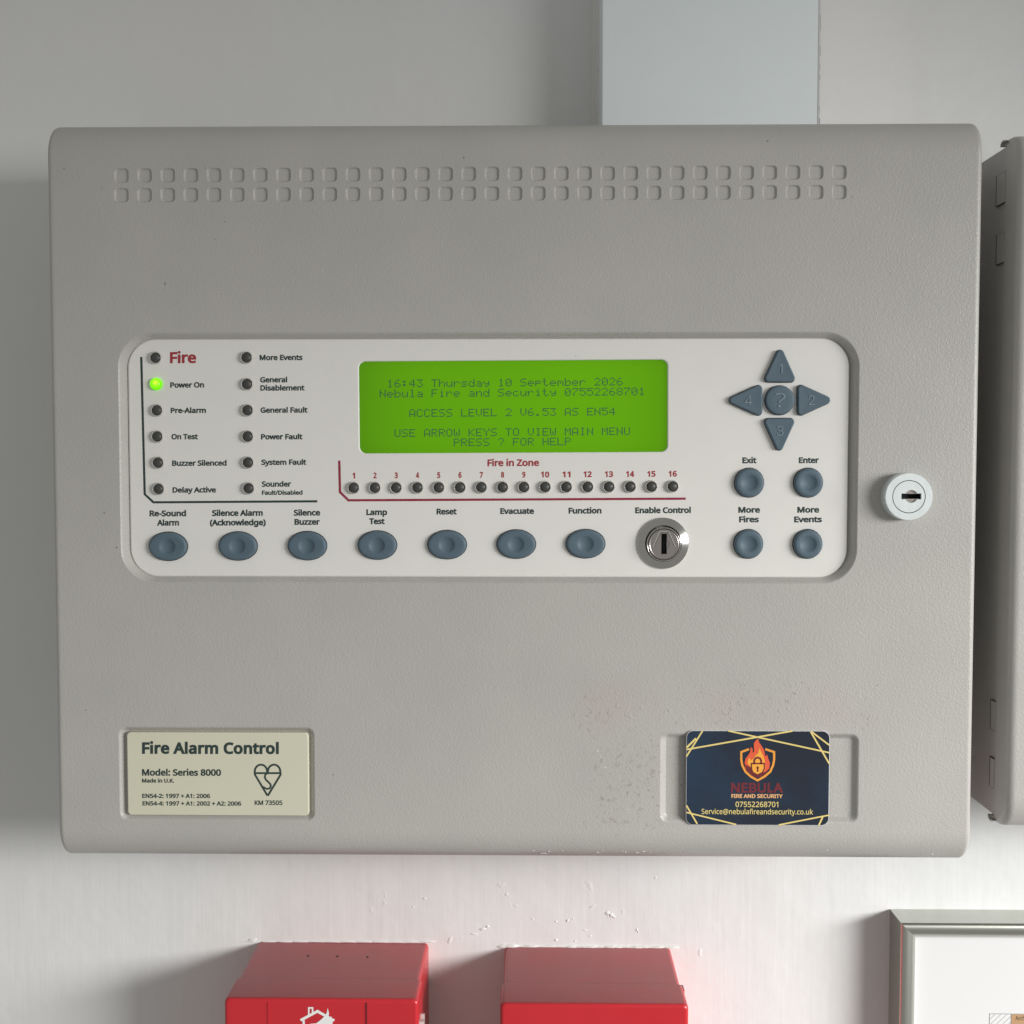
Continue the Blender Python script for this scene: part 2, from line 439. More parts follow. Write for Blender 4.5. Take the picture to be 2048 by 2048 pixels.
# ------------------------------------------------------------------ lettering (outlines held in the script)
G={' ':'209|',
'(':'241|32,220 35,285 45,348 60,409 83,468 113,522 150,573 217,573 167,493 132,407 111,315 103,221 107,159 116,98 132,38 154,-20 182,-75 216,-127 150,-127 113,-77 83,-24 60,34 45,94 35,156',
')':'241|209,220 205,156 196,94 180,34 158,-24 128,-77 91,-127 25,-127 59,-75 87,-20 108,38 124,98 134,159 137,221 134,283 124,346 108,406 87,465 59,521 24,573 91,573 128,522 158,468 180,409 196,348 205,285',
'+':'459|257,311 417,311 417,254 257,254 257,89 200,89 200,254 40,254 40,311 200,311 200,477 257,477',
'-':'258|32,184 32,246 226,246 226,184',
'.':'215|58,43 61,69 72,85 88,94 107,97 126,94 142,85 153,69 157,43 153,18 142,2 126,-8 107,-11 88,-8 72,2 61,18',
'/':'298|290,573 77,0 8,0 221,573',
'0':'459|419,287 417,221 409,163 395,112 376,70 349,37 316,12 276,-3 229,-8 170,1 122,27 86,70 60,129 44,201 39,287 44,373 58,446 83,504 119,547 167,573 229,581 287,573 335,547 372,504 399,446 414,373|110,287 113,215 121,156 137,111 159,78 190,59 229,52 268,59 298,78 320,110 336,156 345,215 348,287 345,359 336,417 320,463 298,495 268,515 229,521 190,515 159,495 137,463 121,417 113,359',
'1':'459|285,0 216,0 216,400 216,439 217,470 219,499 196,477 169,455 108,405 71,452 226,573 285,573',
'2':'459|417,0 38,0 38,59 188,210 261,287 287,320 306,353 318,387 322,424 315,466 294,496 261,514 221,520 181,517 147,506 83,466 45,513 94,548 153,572 186,578 221,581 270,576 313,562 347,540 372,510 388,472 394,428 389,385 375,344 353,305 324,267 247,185 128,67 128,64 417,64',
'3':'459|395,439 392,403 381,372 363,347 340,326 310,311 277,302 277,298 337,283 379,255 405,214 413,163 407,116 390,74 360,40 318,14 263,-3 193,-8 110,-1 72,8 36,23 36,89 74,73 114,61 155,54 194,51 260,59 305,81 331,117 339,164 335,197 320,223 297,242 265,255 226,263 179,265 123,265 123,326 180,326 223,329 259,339 286,356 307,377 319,404 323,434 316,471 295,498 262,516 219,521 164,515 117,498 75,473 39,521 73,544 115,563 163,576 218,581 273,576 317,563 352,540 376,511 390,477',
'4':'459|443,130 359,130 359,0 291,0 291,130 17,130 17,190 286,576 359,576 359,193 443,193|291,374 291,412 293,444 294,474 295,500 292,500 276,468 257,438 86,193 291,193',
'5':'459|221,351 275,346 322,331 361,307 389,274 407,232 413,183 407,128 387,81 356,43 314,15 261,-2 199,-8 116,0 80,10 51,23 51,90 82,74 121,62 161,55 200,52 239,55 274,65 302,82 323,106 336,137 341,176 332,225 306,262 262,284 197,292 146,288 99,280 64,302 86,573 373,573 373,508 146,508 132,342 169,348',
'6':'459|44,245 51,342 60,389 75,433 95,474 121,510 155,539 196,562 246,576 306,581 344,579 377,573 377,513 344,520 308,523 257,518 216,504 183,483 158,454 139,419 127,380 115,291 119,291 150,326 170,339 194,350 223,356 255,358 302,353 342,338 375,313 400,279 416,236 421,184 415,129 399,82 372,44 336,15 291,-2 239,-8 199,-4 163,7 130,26 101,54 77,89 59,133 48,185|238,51 284,59 320,84 343,125 351,184 344,233 324,271 289,295 241,303 205,299 175,287 150,270 131,248 119,223 115,198 123,146 146,99 164,79 185,64 210,55',
'7':'459|109,0 344,508 35,508 35,573 419,573 419,518 187,0',
'8':'459|229,581 276,577 318,565 352,546 378,519 395,485 400,443 396,411 385,383 368,359 346,338 291,303 355,265 381,242 401,216 414,185 419,148 413,104 395,65 367,34 330,11 284,-3 231,-8 174,-3 126,10 89,33 61,63 45,101 39,146 43,183 56,214 75,241 99,264 158,299 107,336 87,358 71,383 61,411 58,444 63,485 80,518 107,545 141,565 182,577|108,145 116,107 138,76 176,55 229,48 281,55 319,76 342,108 350,148 346,174 335,197 317,217 293,235 229,265 217,270 157,237 136,219 121,197 111,173|228,524 188,518 155,502 134,476 127,441 130,414 141,391 157,373 179,357 232,330 282,357 302,373 317,392 327,414 330,441 323,476 302,502 270,518',
'9':'459|417,328 410,231 401,183 387,139 366,99 340,63 306,33 265,11 214,-3 154,-8 117,-6 82,0 82,60 115,53 152,50 204,54 245,68 278,90 303,118 322,153 334,192 346,281 341,281 310,247 290,233 266,223 237,216 204,214 158,219 118,235 85,260 61,294 45,336 40,387 46,443 63,491 90,529 127,557 171,575 223,581 262,577 299,565 332,545 361,518 384,483 402,439 413,388|223,521 178,513 142,488 118,447 110,388 117,339 137,301 171,277 220,269 256,273 286,285 311,303 330,325 342,349 346,374 338,426 315,474 298,493 277,508 252,518',
':':'215|58,43 61,69 72,85 88,94 107,97 126,94 142,85 153,69 157,43 153,18 142,2 126,-8 107,-11 88,-8 72,2 61,18|58,387 61,412 72,429 88,438 107,441 126,438 142,429 153,412 157,387 153,362 142,345 126,335 107,332 88,335 72,345 61,362',
'?':'348|112,183 118,235 139,277 180,319 228,363 253,398 260,439 254,473 235,498 204,514 163,519 126,516 93,509 34,485 10,541 81,569 122,578 168,581 215,576 254,564 285,543 309,515 323,481 327,440 324,407 316,379 302,355 283,332 233,287 192,248 173,215 168,175 168,161 112,161|94,43 97,69 108,85 124,94 144,97 162,94 178,85 189,69 192,43 189,18 178,2 162,-8 144,-11 124,-8 108,2 97,18',
'@':'721|674,286 666,214 655,181 640,150 620,125 597,105 569,92 536,87 503,93 478,109 460,131 451,157 447,157 430,130 405,107 373,92 334,87 297,92 265,106 240,128 215,176 207,237 212,286 228,330 253,366 287,394 328,411 377,417 446,411 500,398 492,235 491,215 491,206 494,171 506,151 522,141 540,137 563,142 583,158 598,181 609,212 616,248 618,287 611,356 588,413 553,459 506,492 450,513 387,520 322,514 265,498 217,472 177,437 145,394 123,344 109,288 104,227 111,154 132,93 167,45 215,10 275,-11 347,-18 395,-16 441,-8 520,16 520,-38 442,-62 397,-69 347,-71 259,-63 185,-36 126,7 82,65 55,138 47,225 52,296 70,363 98,422 137,474 186,515 244,547 311,566 387,573 447,568 502,553 551,529 593,496 628,455 653,406 669,349|269,235 275,191 290,160 314,143 345,137 383,146 409,171 425,210 432,258 437,358 411,364 378,366 342,362 314,347 294,325 280,298 272,267',
'A':'512|437,0 368,177 141,177 73,0 0,0 224,575 289,575 512,0|282,415 274,438 263,473 255,500 247,468 238,438 230,415 165,241 346,241',
'B':'521|241,573 336,565 404,541 434,515 453,478 459,431 456,399 446,371 431,347 409,328 382,313 350,304 350,300 384,292 415,279 441,261 461,236 474,203 478,163 472,115 454,74 425,42 385,19 337,5 279,0 78,0 78,573|256,329 318,335 357,352 377,382 384,423 376,463 351,490 308,506 245,511 150,511 150,329|150,269 150,61 265,61 330,68 371,91 394,125 401,168 398,197 388,221 370,241 344,256 307,266 260,269',
'C':'507|323,517 280,513 241,502 206,482 178,456 155,423 139,383 129,337 125,286 131,220 147,164 175,117 213,83 262,62 322,55 394,62 460,78 460,15 393,-2 312,-8 232,1 166,28 115,72 78,131 56,203 49,287 53,349 67,406 89,456 120,499 159,534 206,559 261,575 324,581 367,578 409,572 448,561 482,547 453,486 394,508 360,515',
'D':'585|536,292 528,203 501,131 457,74 399,33 325,8 237,0 78,0 78,573 254,573 335,565 404,540 460,501 502,446 528,377|460,289 454,359 435,415 404,457 361,487 308,505 244,511 150,511 150,62 228,62 299,68 357,87 402,119 434,164 454,220',
'E':'446|398,0 78,0 78,573 398,573 398,509 150,509 150,330 383,330 383,268 150,268 150,63 398,63',
'F':'416|150,0 78,0 78,573 398,573 398,509 150,509 150,306 383,306 383,243 150,243',
'G':'584|326,302 524,302 524,22 431,-1 323,-8 241,1 173,28 120,71 81,130 57,202 49,286 58,370 84,442 127,500 186,544 259,571 346,581 392,578 437,572 516,547 489,484 421,508 382,515 342,517 278,510 225,489 181,455 150,409 131,353 124,286 130,222 146,166 175,119 216,84 270,62 340,55 404,59 452,68 452,238 326,238',
'I':'272|239,0 32,0 32,42 99,57 99,515 32,531 32,573 239,573 239,531 172,515 172,57 239,42',
'K':'496|496,0 411,0 209,273 150,222 150,0 78,0 78,573 150,573 150,290 199,345 249,399 403,573 488,573 261,323',
'L':'420|78,0 78,573 150,573 150,64 400,64 400,0',
'M':'727|330,0 142,502 139,502 142,461 144,407 144,347 144,0 78,0 78,573 184,573 361,103 364,103 544,573 650,573 650,0 578,0 578,352 579,408 581,460 584,501 581,501 390,0',
'N':'609|532,0 447,0 141,476 138,476 141,432 143,378 144,320 144,0 78,0 78,573 161,573 467,99 470,99 468,137 466,193 464,249 464,573 532,573',
'O':'626|577,287 573,224 561,166 540,116 510,73 473,38 428,13 375,-3 314,-8 251,-3 196,13 151,39 114,73 85,116 65,167 53,224 49,288 56,370 78,442 114,500 166,545 232,572 314,581 393,572 459,545 510,501 547,442 570,370|125,287 130,220 145,163 171,117 207,83 255,62 314,55 373,62 420,83 456,117 481,163 496,220 501,287 496,354 481,411 456,457 421,491 373,511 314,518 255,511 207,490 171,457 145,411 130,354',
'P':'485|229,573 297,568 352,553 393,528 421,495 439,454 444,404 441,370 433,336 417,306 395,278 364,255 324,238 275,227 216,223 150,223 150,0 78,0 78,573|223,511 150,511 150,285 208,285 258,288 298,296 330,311 352,334 365,363 370,401 361,449 334,484 289,504',
'R':'499|236,573 301,568 353,555 393,532 422,500 439,460 444,410 440,368 427,334 408,306 385,285 330,257 487,0 403,0 264,237 150,237 150,0 78,0 78,573|232,510 150,510 150,298 236,298 296,304 338,325 362,359 370,407 366,440 355,467 336,486 310,500 275,507',
'S':'440|403,153 396,106 378,66 348,35 307,11 257,-3 198,-8 137,-5 83,4 41,19 41,88 113,65 156,57 201,55 240,57 273,66 298,79 316,98 327,120 330,147 327,173 318,194 302,213 277,230 196,265 131,294 106,311 85,330 69,351 57,375 50,403 48,435 54,477 71,513 99,542 136,563 180,576 231,581 276,578 318,572 389,549 366,487 302,508 266,515 229,517 196,515 169,507 148,494 133,478 124,457 121,434 124,407 133,386 149,367 172,351 246,318 293,299 332,279 362,255 385,228 398,194',
'T':'446|259,0 187,0 187,509 8,509 8,573 437,573 437,509 259,509',
'U':'586|513,202 507,146 489,95 459,52 416,20 360,-1 290,-8 225,-2 171,18 128,50 97,93 78,144 72,204 72,573 144,573 144,201 148,158 161,122 182,93 211,72 248,59 294,55 342,59 379,73 407,96 427,126 438,161 442,202 442,573 513,573',
'Y':'454|227,291 376,573 454,573 263,222 263,0 191,0 191,219 0,573 79,573',
'Z':'459|427,0 30,0 30,55 332,508 40,508 40,573 419,573 419,518 118,64 427,64',
'a':'450|231,437 299,428 347,403 368,375 381,338 385,293 385,0 334,0 320,61 317,61 279,22 258,9 234,-1 172,-8 136,-5 103,6 75,23 55,48 41,80 37,119 43,159 59,192 87,219 152,245 243,257 316,259 316,285 310,330 293,359 265,375 227,380 194,378 163,370 106,347 84,400 151,426 190,434|252,208 184,200 141,182 118,155 110,119 115,87 132,66 157,53 188,49 238,56 279,79 299,103 311,134 315,172 315,210',
'b':'493|139,461 138,410 135,373 139,373 161,398 189,419 226,432 272,437 322,431 365,412 401,381 428,338 444,283 449,215 444,147 427,91 400,48 365,17 322,-2 272,-8 226,-3 189,10 161,31 139,55 133,55 119,0 68,0 68,609 139,609|260,379 219,374 188,361 165,339 150,308 142,268 139,217 139,214 145,144 165,93 187,69 219,55 261,51 297,55 325,69 348,93 369,145 376,216 369,287 348,338 325,360 296,374',
'c':'385|241,-8 187,-2 139,15 99,45 69,87 50,143 44,213 51,284 71,342 102,385 142,415 191,432 245,438 309,431 358,415 337,356 292,370 244,376 204,371 172,358 148,335 131,303 120,263 117,213 120,166 131,126 148,94 172,71 202,58 240,53 302,60 351,78 351,15 304,-2',
'd':'493|221,-8 171,-2 128,17 92,48 65,91 49,146 44,214 49,282 66,338 93,381 128,413 171,432 221,438 253,436 280,429 323,407 354,374 359,374 356,405 354,438 354,609 425,609 425,0 368,0 358,58 354,58 323,24 279,1 252,-6|232,51 273,55 305,67 328,88 348,135 355,200 355,213 349,284 329,336 306,360 274,375 231,379 196,374 168,359 146,334 124,281 117,213 124,144 146,93 168,69 197,55',
'e':'452|234,438 286,432 329,414 364,385 390,346 406,299 411,244 411,201 117,201 127,137 154,90 181,69 215,56 254,52 327,60 392,82 392,20 327,-1 251,-8 194,-2 143,17 101,48 70,91 51,146 44,212 50,277 68,333 96,378 134,411 181,431|233,380 188,372 154,348 130,309 119,257 338,257 335,292 326,322 312,346 292,364 266,376',
'f':'276|266,375 158,375 158,0 87,0 87,375 12,375 12,408 87,432 87,457 92,507 104,547 124,577 152,597 186,609 227,613 274,609 310,599 292,544 262,552 228,556 197,550 175,532 162,502 158,458 158,430 266,430',
'g':'493|221,438 261,434 297,422 329,402 355,373 359,373 369,430 425,430 425,-7 420,-63 404,-109 378,-146 341,-172 293,-187 233,-192 147,-186 78,-165 78,-100 111,-114 149,-125 191,-132 237,-134 286,-126 324,-101 347,-63 355,-13 355,4 356,32 358,57 354,57 329,28 299,8 263,-4 221,-8 170,-2 126,18 91,51 65,95 49,149 44,214 49,278 65,332 91,377 126,411 169,431|230,379 197,374 169,359 147,336 130,303 120,262 117,213 124,143 146,92 169,68 197,54 232,50 262,52 288,58 309,69 326,85 340,105 349,131 356,197 356,214 353,267 343,309 326,340 302,362 270,374',
'h':'496|139,431 138,399 135,370 140,370 155,391 174,407 221,429 273,437 321,433 360,421 391,400 413,370 426,330 431,280 431,0 361,0 361,275 355,321 338,353 308,372 265,379 222,374 189,360 166,338 150,308 142,269 139,222 139,0 68,0 68,609 139,609',
'i':'207|139,430 139,0 68,0 68,430|104,591 119,588 133,580 142,566 145,546 142,526 133,512 119,504 104,501 88,504 75,512 66,526 63,546 66,566 75,580 88,588',
'k':'428|138,291 137,257 135,221 138,221 152,240 172,264 189,285 326,430 409,430 235,246 421,0 336,0 187,200 138,158 138,0 68,0 68,609 138,609',
'l':'207|139,0 68,0 68,609 139,609',
'm':'750|540,438 584,434 621,421 649,401 669,371 681,330 685,280 685,0 615,0 615,277 610,321 594,353 567,372 528,379 490,374 460,362 438,342 418,298 411,237 411,0 342,0 342,277 339,308 332,333 320,353 303,367 281,376 253,379 215,374 185,360 164,338 150,308 141,269 139,223 139,0 68,0 68,430 125,430 136,371 140,371 155,392 173,409 217,431 266,438 312,433 349,420 378,398 398,366 402,366 427,398 461,420 499,433',
'n':'496|275,438 322,434 361,421 391,401 413,371 426,330 431,280 431,0 361,0 361,275 355,321 338,353 308,372 265,379 222,374 189,361 166,338 146,289 139,223 139,0 68,0 68,430 125,430 136,371 140,371 156,392 175,409 222,431',
'o':'485|442,216 438,165 428,121 411,82 388,51 359,25 324,7 285,-4 241,-8 200,-4 163,7 129,25 100,51 77,82 59,121 48,165 44,216 50,282 68,336 97,380 137,412 186,431 244,438 299,431 347,412 387,380 417,336 436,282|117,216 120,169 130,128 147,95 172,71 203,56 243,51 282,56 314,71 339,95 356,128 366,169 369,216 365,263 355,303 338,335 314,359 282,374 242,379 202,374 171,359 147,335 124,284',
'p':'493|273,438 322,432 365,413 401,383 428,339 444,284 449,216 444,148 427,93 401,49 365,17 322,-2 272,-8 241,-6 213,1 170,24 139,55 134,55 137,20 139,-16 139,-192 68,-192 68,430 126,430 136,371 139,371 170,405 189,419 213,429 240,436|260,379 221,374 190,362 167,342 152,313 142,275 139,229 139,216 142,167 150,126 165,93 188,70 220,55 261,51 297,56 326,72 348,98 364,131 373,171 376,217 369,283 348,334 325,359 296,374',
'r':'331|269,438 295,437 319,433 310,368 287,372 264,374 240,371 217,363 195,351 176,334 161,313 149,289 141,261 139,229 139,0 68,0 68,430 126,430 134,351 137,351 170,395 191,413 214,426 240,435',
's':'384|348,119 343,80 327,49 302,24 268,6 226,-4 176,-8 99,-1 42,19 42,83 104,60 141,52 178,49 224,53 256,66 274,86 280,112 278,128 271,141 239,167 174,196 103,228 76,245 57,266 45,292 41,324 46,358 61,386 85,408 137,430 202,438 275,430 339,409 315,353 258,372 197,380 159,377 131,366 114,350 108,328 111,312 119,298 154,274 219,246 289,215 314,197 333,176 344,150',
't':'289|212,50 245,53 272,59 272,5 240,-4 200,-8 167,-5 138,4 112,20 91,44 78,79 74,125 74,375 13,375 13,409 75,437 103,528 144,528 144,430 269,430 269,375 144,375 144,127 149,93 163,69 185,54',
'u':'496|427,430 427,0 370,0 359,57 356,57 340,36 321,20 273,-1 220,-8 173,-4 134,8 103,29 81,59 68,99 63,148 63,430 135,430 135,153 141,108 158,76 188,57 230,51 273,55 306,69 330,91 345,121 354,160 357,206 357,430',
'v':'407|163,0 0,430 75,430 167,176 180,137 193,96 201,63 204,63 214,96 227,138 241,176 332,430 407,430 244,0',
'w':'630|346,243 336,276 328,308 321,335 316,357 313,357 308,335 302,307 294,275 284,242 207,1 127,1 9,431 82,431 141,201 153,154 163,109 169,73 172,73 178,97 185,128 193,160 201,188 277,431 354,431 428,188 440,149 451,109 457,74 460,74 466,108 477,153 489,201 549,431 621,431 502,1 419,1',
'x':'424|170,220 22,430 102,430 213,268 322,430 402,430 253,220 410,0 330,0 213,172 94,0 14,0',
'y':'409|1,430 76,430 169,185 184,144 196,105 205,68 209,68 224,121 245,186 333,430 409,430 224,-59 207,-97 188,-130 165,-156 138,-176 106,-188 67,-192 34,-190 9,-186 9,-130 30,-133 56,-135 79,-132 99,-126 116,-114 130,-99 152,-59 174,-2',
'z':'377|346,0 31,0 31,47 262,375 45,375 45,430 340,430 340,377 112,55 346,55',
}
GL = {}
for ch, s in G.items():
    a, *cs = s.split('|')
    GL[ch] = (int(a) / 1000, [[tuple(int(q) / 1000 for q in p.split(',')) for p in c.split(' ')] for c in cs if c])
CAPH = 0.573
CACHE = {}
def wind(c, loops):
    w = 0
    for l in loops:
        for i in range(len(l)):
            x0, y0 = l[i - 1]; x1, y1 = l[i]
            cr = (x1 - x0) * (c[1] - y0) - (c[0] - x0) * (y1 - y0)
            if y0 <= c[1] < y1 and cr > 0: w += 1
            elif y1 <= c[1] < y0 and cr < 0: w -= 1
    return w
def glyph(ch, bold):
    """filled outline of one letter, thickened by bold"""
    if (ch, bold) in CACHE: return CACHE[(ch, bold)]
    loops = [[p for i, p in enumerate(c) if math.dist(p, c[i - 1]) > 1e-4] for c in GL[ch][1]]
    if not loops:
        CACHE[(ch, bold)] = ([], [], []); return CACHE[(ch, bold)]
    area = lambda l: sum(l[i - 1][0] * l[i][1] - l[i][0] * l[i - 1][1] for i in range(len(l))) / 2
    sg = 1 if max((area(l) for l in loops), key=abs) < 0 else -1
    new = []
    for l in loops:
        o = []; n = len(l)
        for i in range(n):
            p = Vector(l[i]); t1 = (p - Vector(l[i - 1])).normalized(); t2 = (Vector(l[(i + 1) % n]) - p).normalized()
            n1 = Vector((-t1.y, t1.x)); n2 = Vector((-t2.y, t2.x)); m = n1 + n2
            if m.length < 1e-3: m = n1
            m.normalize()
            q = p + m * (sg * bold / max(.55, m.dot(n1)))
            o.append((q.x, q.y))
        if ch == 'i' and min(p[1] for p in o) > .45: o = [(x, y + bold * 1.3) for x, y in o]
        new.append(o)
    vs, es = [], []
    for l in new:
        k = len(vs); vs += [Vector(p) for p in l]; es += [(k + i, k + (i + 1) % len(l)) for i in range(len(l))]
    ov, oe, of, *_ = delaunay_2d_cdt(vs, es, [], 0, 1e-6)
    keep = []
    for f in of:
        c = sum((ov[i] for i in f), Vector((0, 0))) / len(f)
        if wind(c, new) * -sg > 0: keep.append(list(f))
    CACHE[(ch, bold)] = ([(v.x, v.y) for v in ov], keep, new)
    return CACHE[(ch, bold)]
def lettering(string, bold=0.016, depth=0.0, track=0.0):
    """verts (x, y, z) and faces of a line of text, baseline at y = 0"""
    vs, fs = [], []; x = 0
    for ch in string:
        v, f, loops = glyph(ch, bold); k = len(vs)
        vs += [(x + p[0], p[1], depth) for p in v]; fs += [[i + k for i in g] for g in f]
        if depth > 0:
            for l in loops:
                k = len(vs); n = len(l)
                vs += [(x + p[0], p[1], depth) for p in l] + [(x + p[0], p[1], 0) for p in l]
                fs += [[k + i, k + (i + 1) % n, k + n + (i + 1) % n, k + n + i] for i in range(n)]
        x += GL[ch][0] + track
    return vs, fs
def text(name, string, x0, x1, base, cap, mat, parent, y, bold=0.018, slope=-0.005, depth=0.0, track=0.0):
    vs, fs = lettering(string, bold, depth, track)
    mn = min(v[0] for v in vs); mx = max(v[0] for v in vs)
    out = []
    for v in vs:
        px = x0 + (v[0] - mn) / (mx - mn) * (x1 - x0)
        py = base - v[1] / (CAPH + bold) * cap + slope * (px - (x0 + x1) / 2)
        p = P(px, py, y); p.y = y - v[2]
        out.append(p)
    mb = MB(); mb.add(out, fs)
    return mb.build(name, mat, parent, fix=depth > 0)

# ------------------------------------------------------------------ the wall
mb = MB(); mb.box((-1.6, 0, -1.4), (1.6, 0.12, 1.4))
wall = mb.build('wall', M_WALL); tag(wall, kind='structure')

def blob(mb, cx, cz, rx, rz, h, y=0.0, n=14, turn=.6):
    ang = random.uniform(-turn, turn); jit = [1 + random.uniform(-.14, .14) for _ in range(n)]
    loops = []
    for t, hh in ((1.0, 0), (0.85, .45), (0.5, .9), (0.15, 1.0)):
        loops.append([(cx + t * jit[k] * (rx * cos(2 * pi * k / n) * cos(ang) - rz * sin(2 * pi * k / n) * sin(ang)),
                       y - hh * h, cz + t * jit[k] * (rx * cos(2 * pi * k / n) * sin(ang) + rz * sin(2 * pi * k / n) * cos(ang))) for k in range(n)])
    mb.loft(loops, True, 0, True)
mb = MB()
for px, py, rx, rz, h in ((965, 1858, .0022, .0010, .0009), (948, 1868, .0018, .0006, .0006), (975, 1853, .0014, .0008, .0008),
                          (1215, 1826, .0018, .0011, .0008), (1222, 1829, .0012, .0007, .0007),
                          (1135, 1841, .0010, .0006, .0009), (1112, 1843, .0009, .0006, .0005), (849, 1797, .0010, .0006, .0006), (826, 1814, .0008, .0005, .0005),
                          (900, 1880, .0009, .0022, .0005), (1185, 1813, .0018, .0005, .0004), (1400, 1905, .0009, .0018, .0004), (1065, 1838, .0008, .0005, .0004),
                          (505, 1880, .0022, .0009, .0010), (1112, 1880, .0012, .0008, .0006), (1150, 1882, .0010, .0006, .0006), (1311, 1755, .0007, .0006, .0004),
                          (238, 178, .0005, .0005, .0003), (1170, 1860, .0016, .0004, .0004), (1180, 1872, .0012, .0004, .0004), (1146, 1838, .0006, .0004, .0004)):
    p = P(px, py, 0); blob(mb, p.x, p.z, rx * random.uniform(.7, 1.2), rz * random.uniform(.7, 1.3), h * .5)
o = mb.build('paint_lumps', M_WALL, wall); tag(o, kind='stuff')

# ------------------------------------------------------------------ pressed steel cabinet cover (shared by both cabinets)
EDGE = 0.0021
def cover_shell(mb, XL, XR, ZB, ZT, R, FL, y0, cols_mid, holes=None, EDGE=EDGE):
    """front sheet rolled back at top and bottom; flanges at both sides. y0: front plane"""
    prof = []                                  # (y, z, ny, nz) from the top flange to the bottom one
    prof.append((y0 + FL + .004, ZT, 0, 1)); prof.append((y0 + R, ZT, 0, 1))
    for k in range(1, 13):
        a = pi / 2 * k / 12
        prof.append((y0 + R - R * sin(a), ZT - R + R * cos(a), -sin(a), cos(a)))
    prof.append((y0, ZT - R - .0006, -1, 0))
    top_n = len(prof)
    prof.append((y0, ZB + R + .0006, -1, 0))
    for k in range(0, 13):
        a = pi / 2 * k / 12
        prof.append((y0 + R - R * cos(a), ZB + R - R * sin(a), -cos(a), -sin(a)))
    prof.append((y0 + FL + .004, ZB, 0, -1))
    cols = []
    for k in range(0, 6):
        a = pi / 2 * k / 5
        cols.append((XL + EDGE - EDGE * cos(a), EDGE - EDGE * sin(a)))
    cols.append((XL + EDGE + .0006, 0)); c_lo = len(cols) - 1
    cols += [(x, 0) for x in cols_mid]
    c_hi = len(cols); cols.append((XR - EDGE - .0006, 0))
    for k in range(5, -1, -1):
        a = pi / 2 * k / 5
        cols.append((XR - EDGE + EDGE * cos(a), EDGE - EDGE * sin(a)))
    def pt(p, c): return (c[0], p[0] - p[2] * c[1], p[1] - p[3] * c[1])
    grid = [[pt(p, c) for p in prof] for c in cols]
    nc = len(cols); npf = len(prof)
    vs = [q for col in grid for q in col]; fs = []
    for i in range(nc - 1):
        for j in range(npf - 1):
            flatmid = j == top_n - 1 and c_lo <= i < c_hi
            if flatmid and holes is not None: continue
            fs.append([i * npf + j, (i + 1) * npf + j, (i + 1) * npf + j + 1, i * npf + j + 1])
    mb.add(vs, fs, True)
    if holes is not None:
        e2 = EDGE + .0006; r2_ = R + .0006
        mb.holed([(XL + e2, ZB + r2_), (XR - e2, ZB + r2_), (XR - e2, ZT - r2_), (XL + e2, ZT - r2_)], holes, y0)
    for col in (grid[0], grid[-1]):            # side flanges
        x = col[0][0]
        seq = col[1:-1]
        back = y0 + FL
        vs = [(x, p[1], p[2]) for p in seq] + [(x, back, p[2]) for p in seq]
        n = len(seq)
        mb.add(vs, [[i, i + 1, n + i + 1, n + i] for i in range(n - 1)], False)

# ================================================================== FIRE ALARM PANEL
FL = 0.0146; RAD = 0.0143
XL = P(103.5, 907, FRONT).x; XR = P(1956, 907, FRONT).x
ZT = P(1062, 246.3, FRONT + 0.009).z; ZB = P(1062, 1715.5, FRONT + 0.009).z
panel = thing('fire_alarm_panel', ((XL + XR) / 2, 0, ZB),
              'wide grey fire alarm control panel with green screen and blue-grey buttons on the wall', 'alarm panel')

# recess outlines in the sheet
REC_D = 0.0050
r1 = pxrect(238.5, 664, 1717, 1167, FRONT)
disp_out = rrect(*r1, 0.0146, 14)
r2 = pxrect(238, 1453, 630, 1642, FRONT)
name_out = rrect(*r2, 0.0036, 8)
r3 = pxrect(1320, 1466, 1718, 1646, FRONT)
card_out = rrect(*r3, 0.0036, 8)
VW = 29 * mpx(FRONT) / 2
vents = []
for k in range(32):
    t = k / 31
    for (ya, yb) in ((351.0, 344.4), (390.2, 384.0)):
        p = P(242.9 + (1678.6 - 242.9) * t, ya + (yb - ya) * t, FRONT)
        vents.append((p.x, p.z))
vent_loops = [rrect(x - VW, x + VW, z - VW, z + VW, 0.0017, 4) for x, z in vents]

mb = MB()
mid = [XL + EDGE + (XR - XL - 2 * EDGE) * k / 8 for k in range(1, 8)]
cover_shell(mb, XL, XR, ZB, ZT, RAD, FL, FRONT, mid, [disp_out, name_out, card_out] + vent_loops)
def sstep(t): return t * t * (3 - 2 * t)
def press(mb, rect, r, wid, dep, n, floor=True, ring=None):
    loops = []
    for k in range(9):
        t = k / 8
        o = wid * t
        loops.append(at(rrect(rect[0] + o, rect[1] - o, rect[2] + o, rect[3] - o, max(r - o * .9, .0006), n), FRONT + dep * sstep(t)))
    mb.loft(loops, True)
    if ring:
        o2 = wid + ring
        l2 = at(rrect(rect[0] + o2, rect[1] - o2, rect[2] + o2, rect[3] - o2, max(r - o2 * .9, .0006), n), FRONT + dep)
        mb.loft([loops[-1], l2], False)
    elif floor:
        mb.add(loops[-1], [list(range(len(loops[-1])))], False)
press(mb, r1, 0.0146, 0.0034, REC_D, 14, False, 0.004)
press(mb, r2, 0.0036, 0.0026, 0.0022, 8)
press(mb, r3, 0.0036, 0.0028, 0.0022, 8)
mb.build('front_cover', M_COAT, panel)

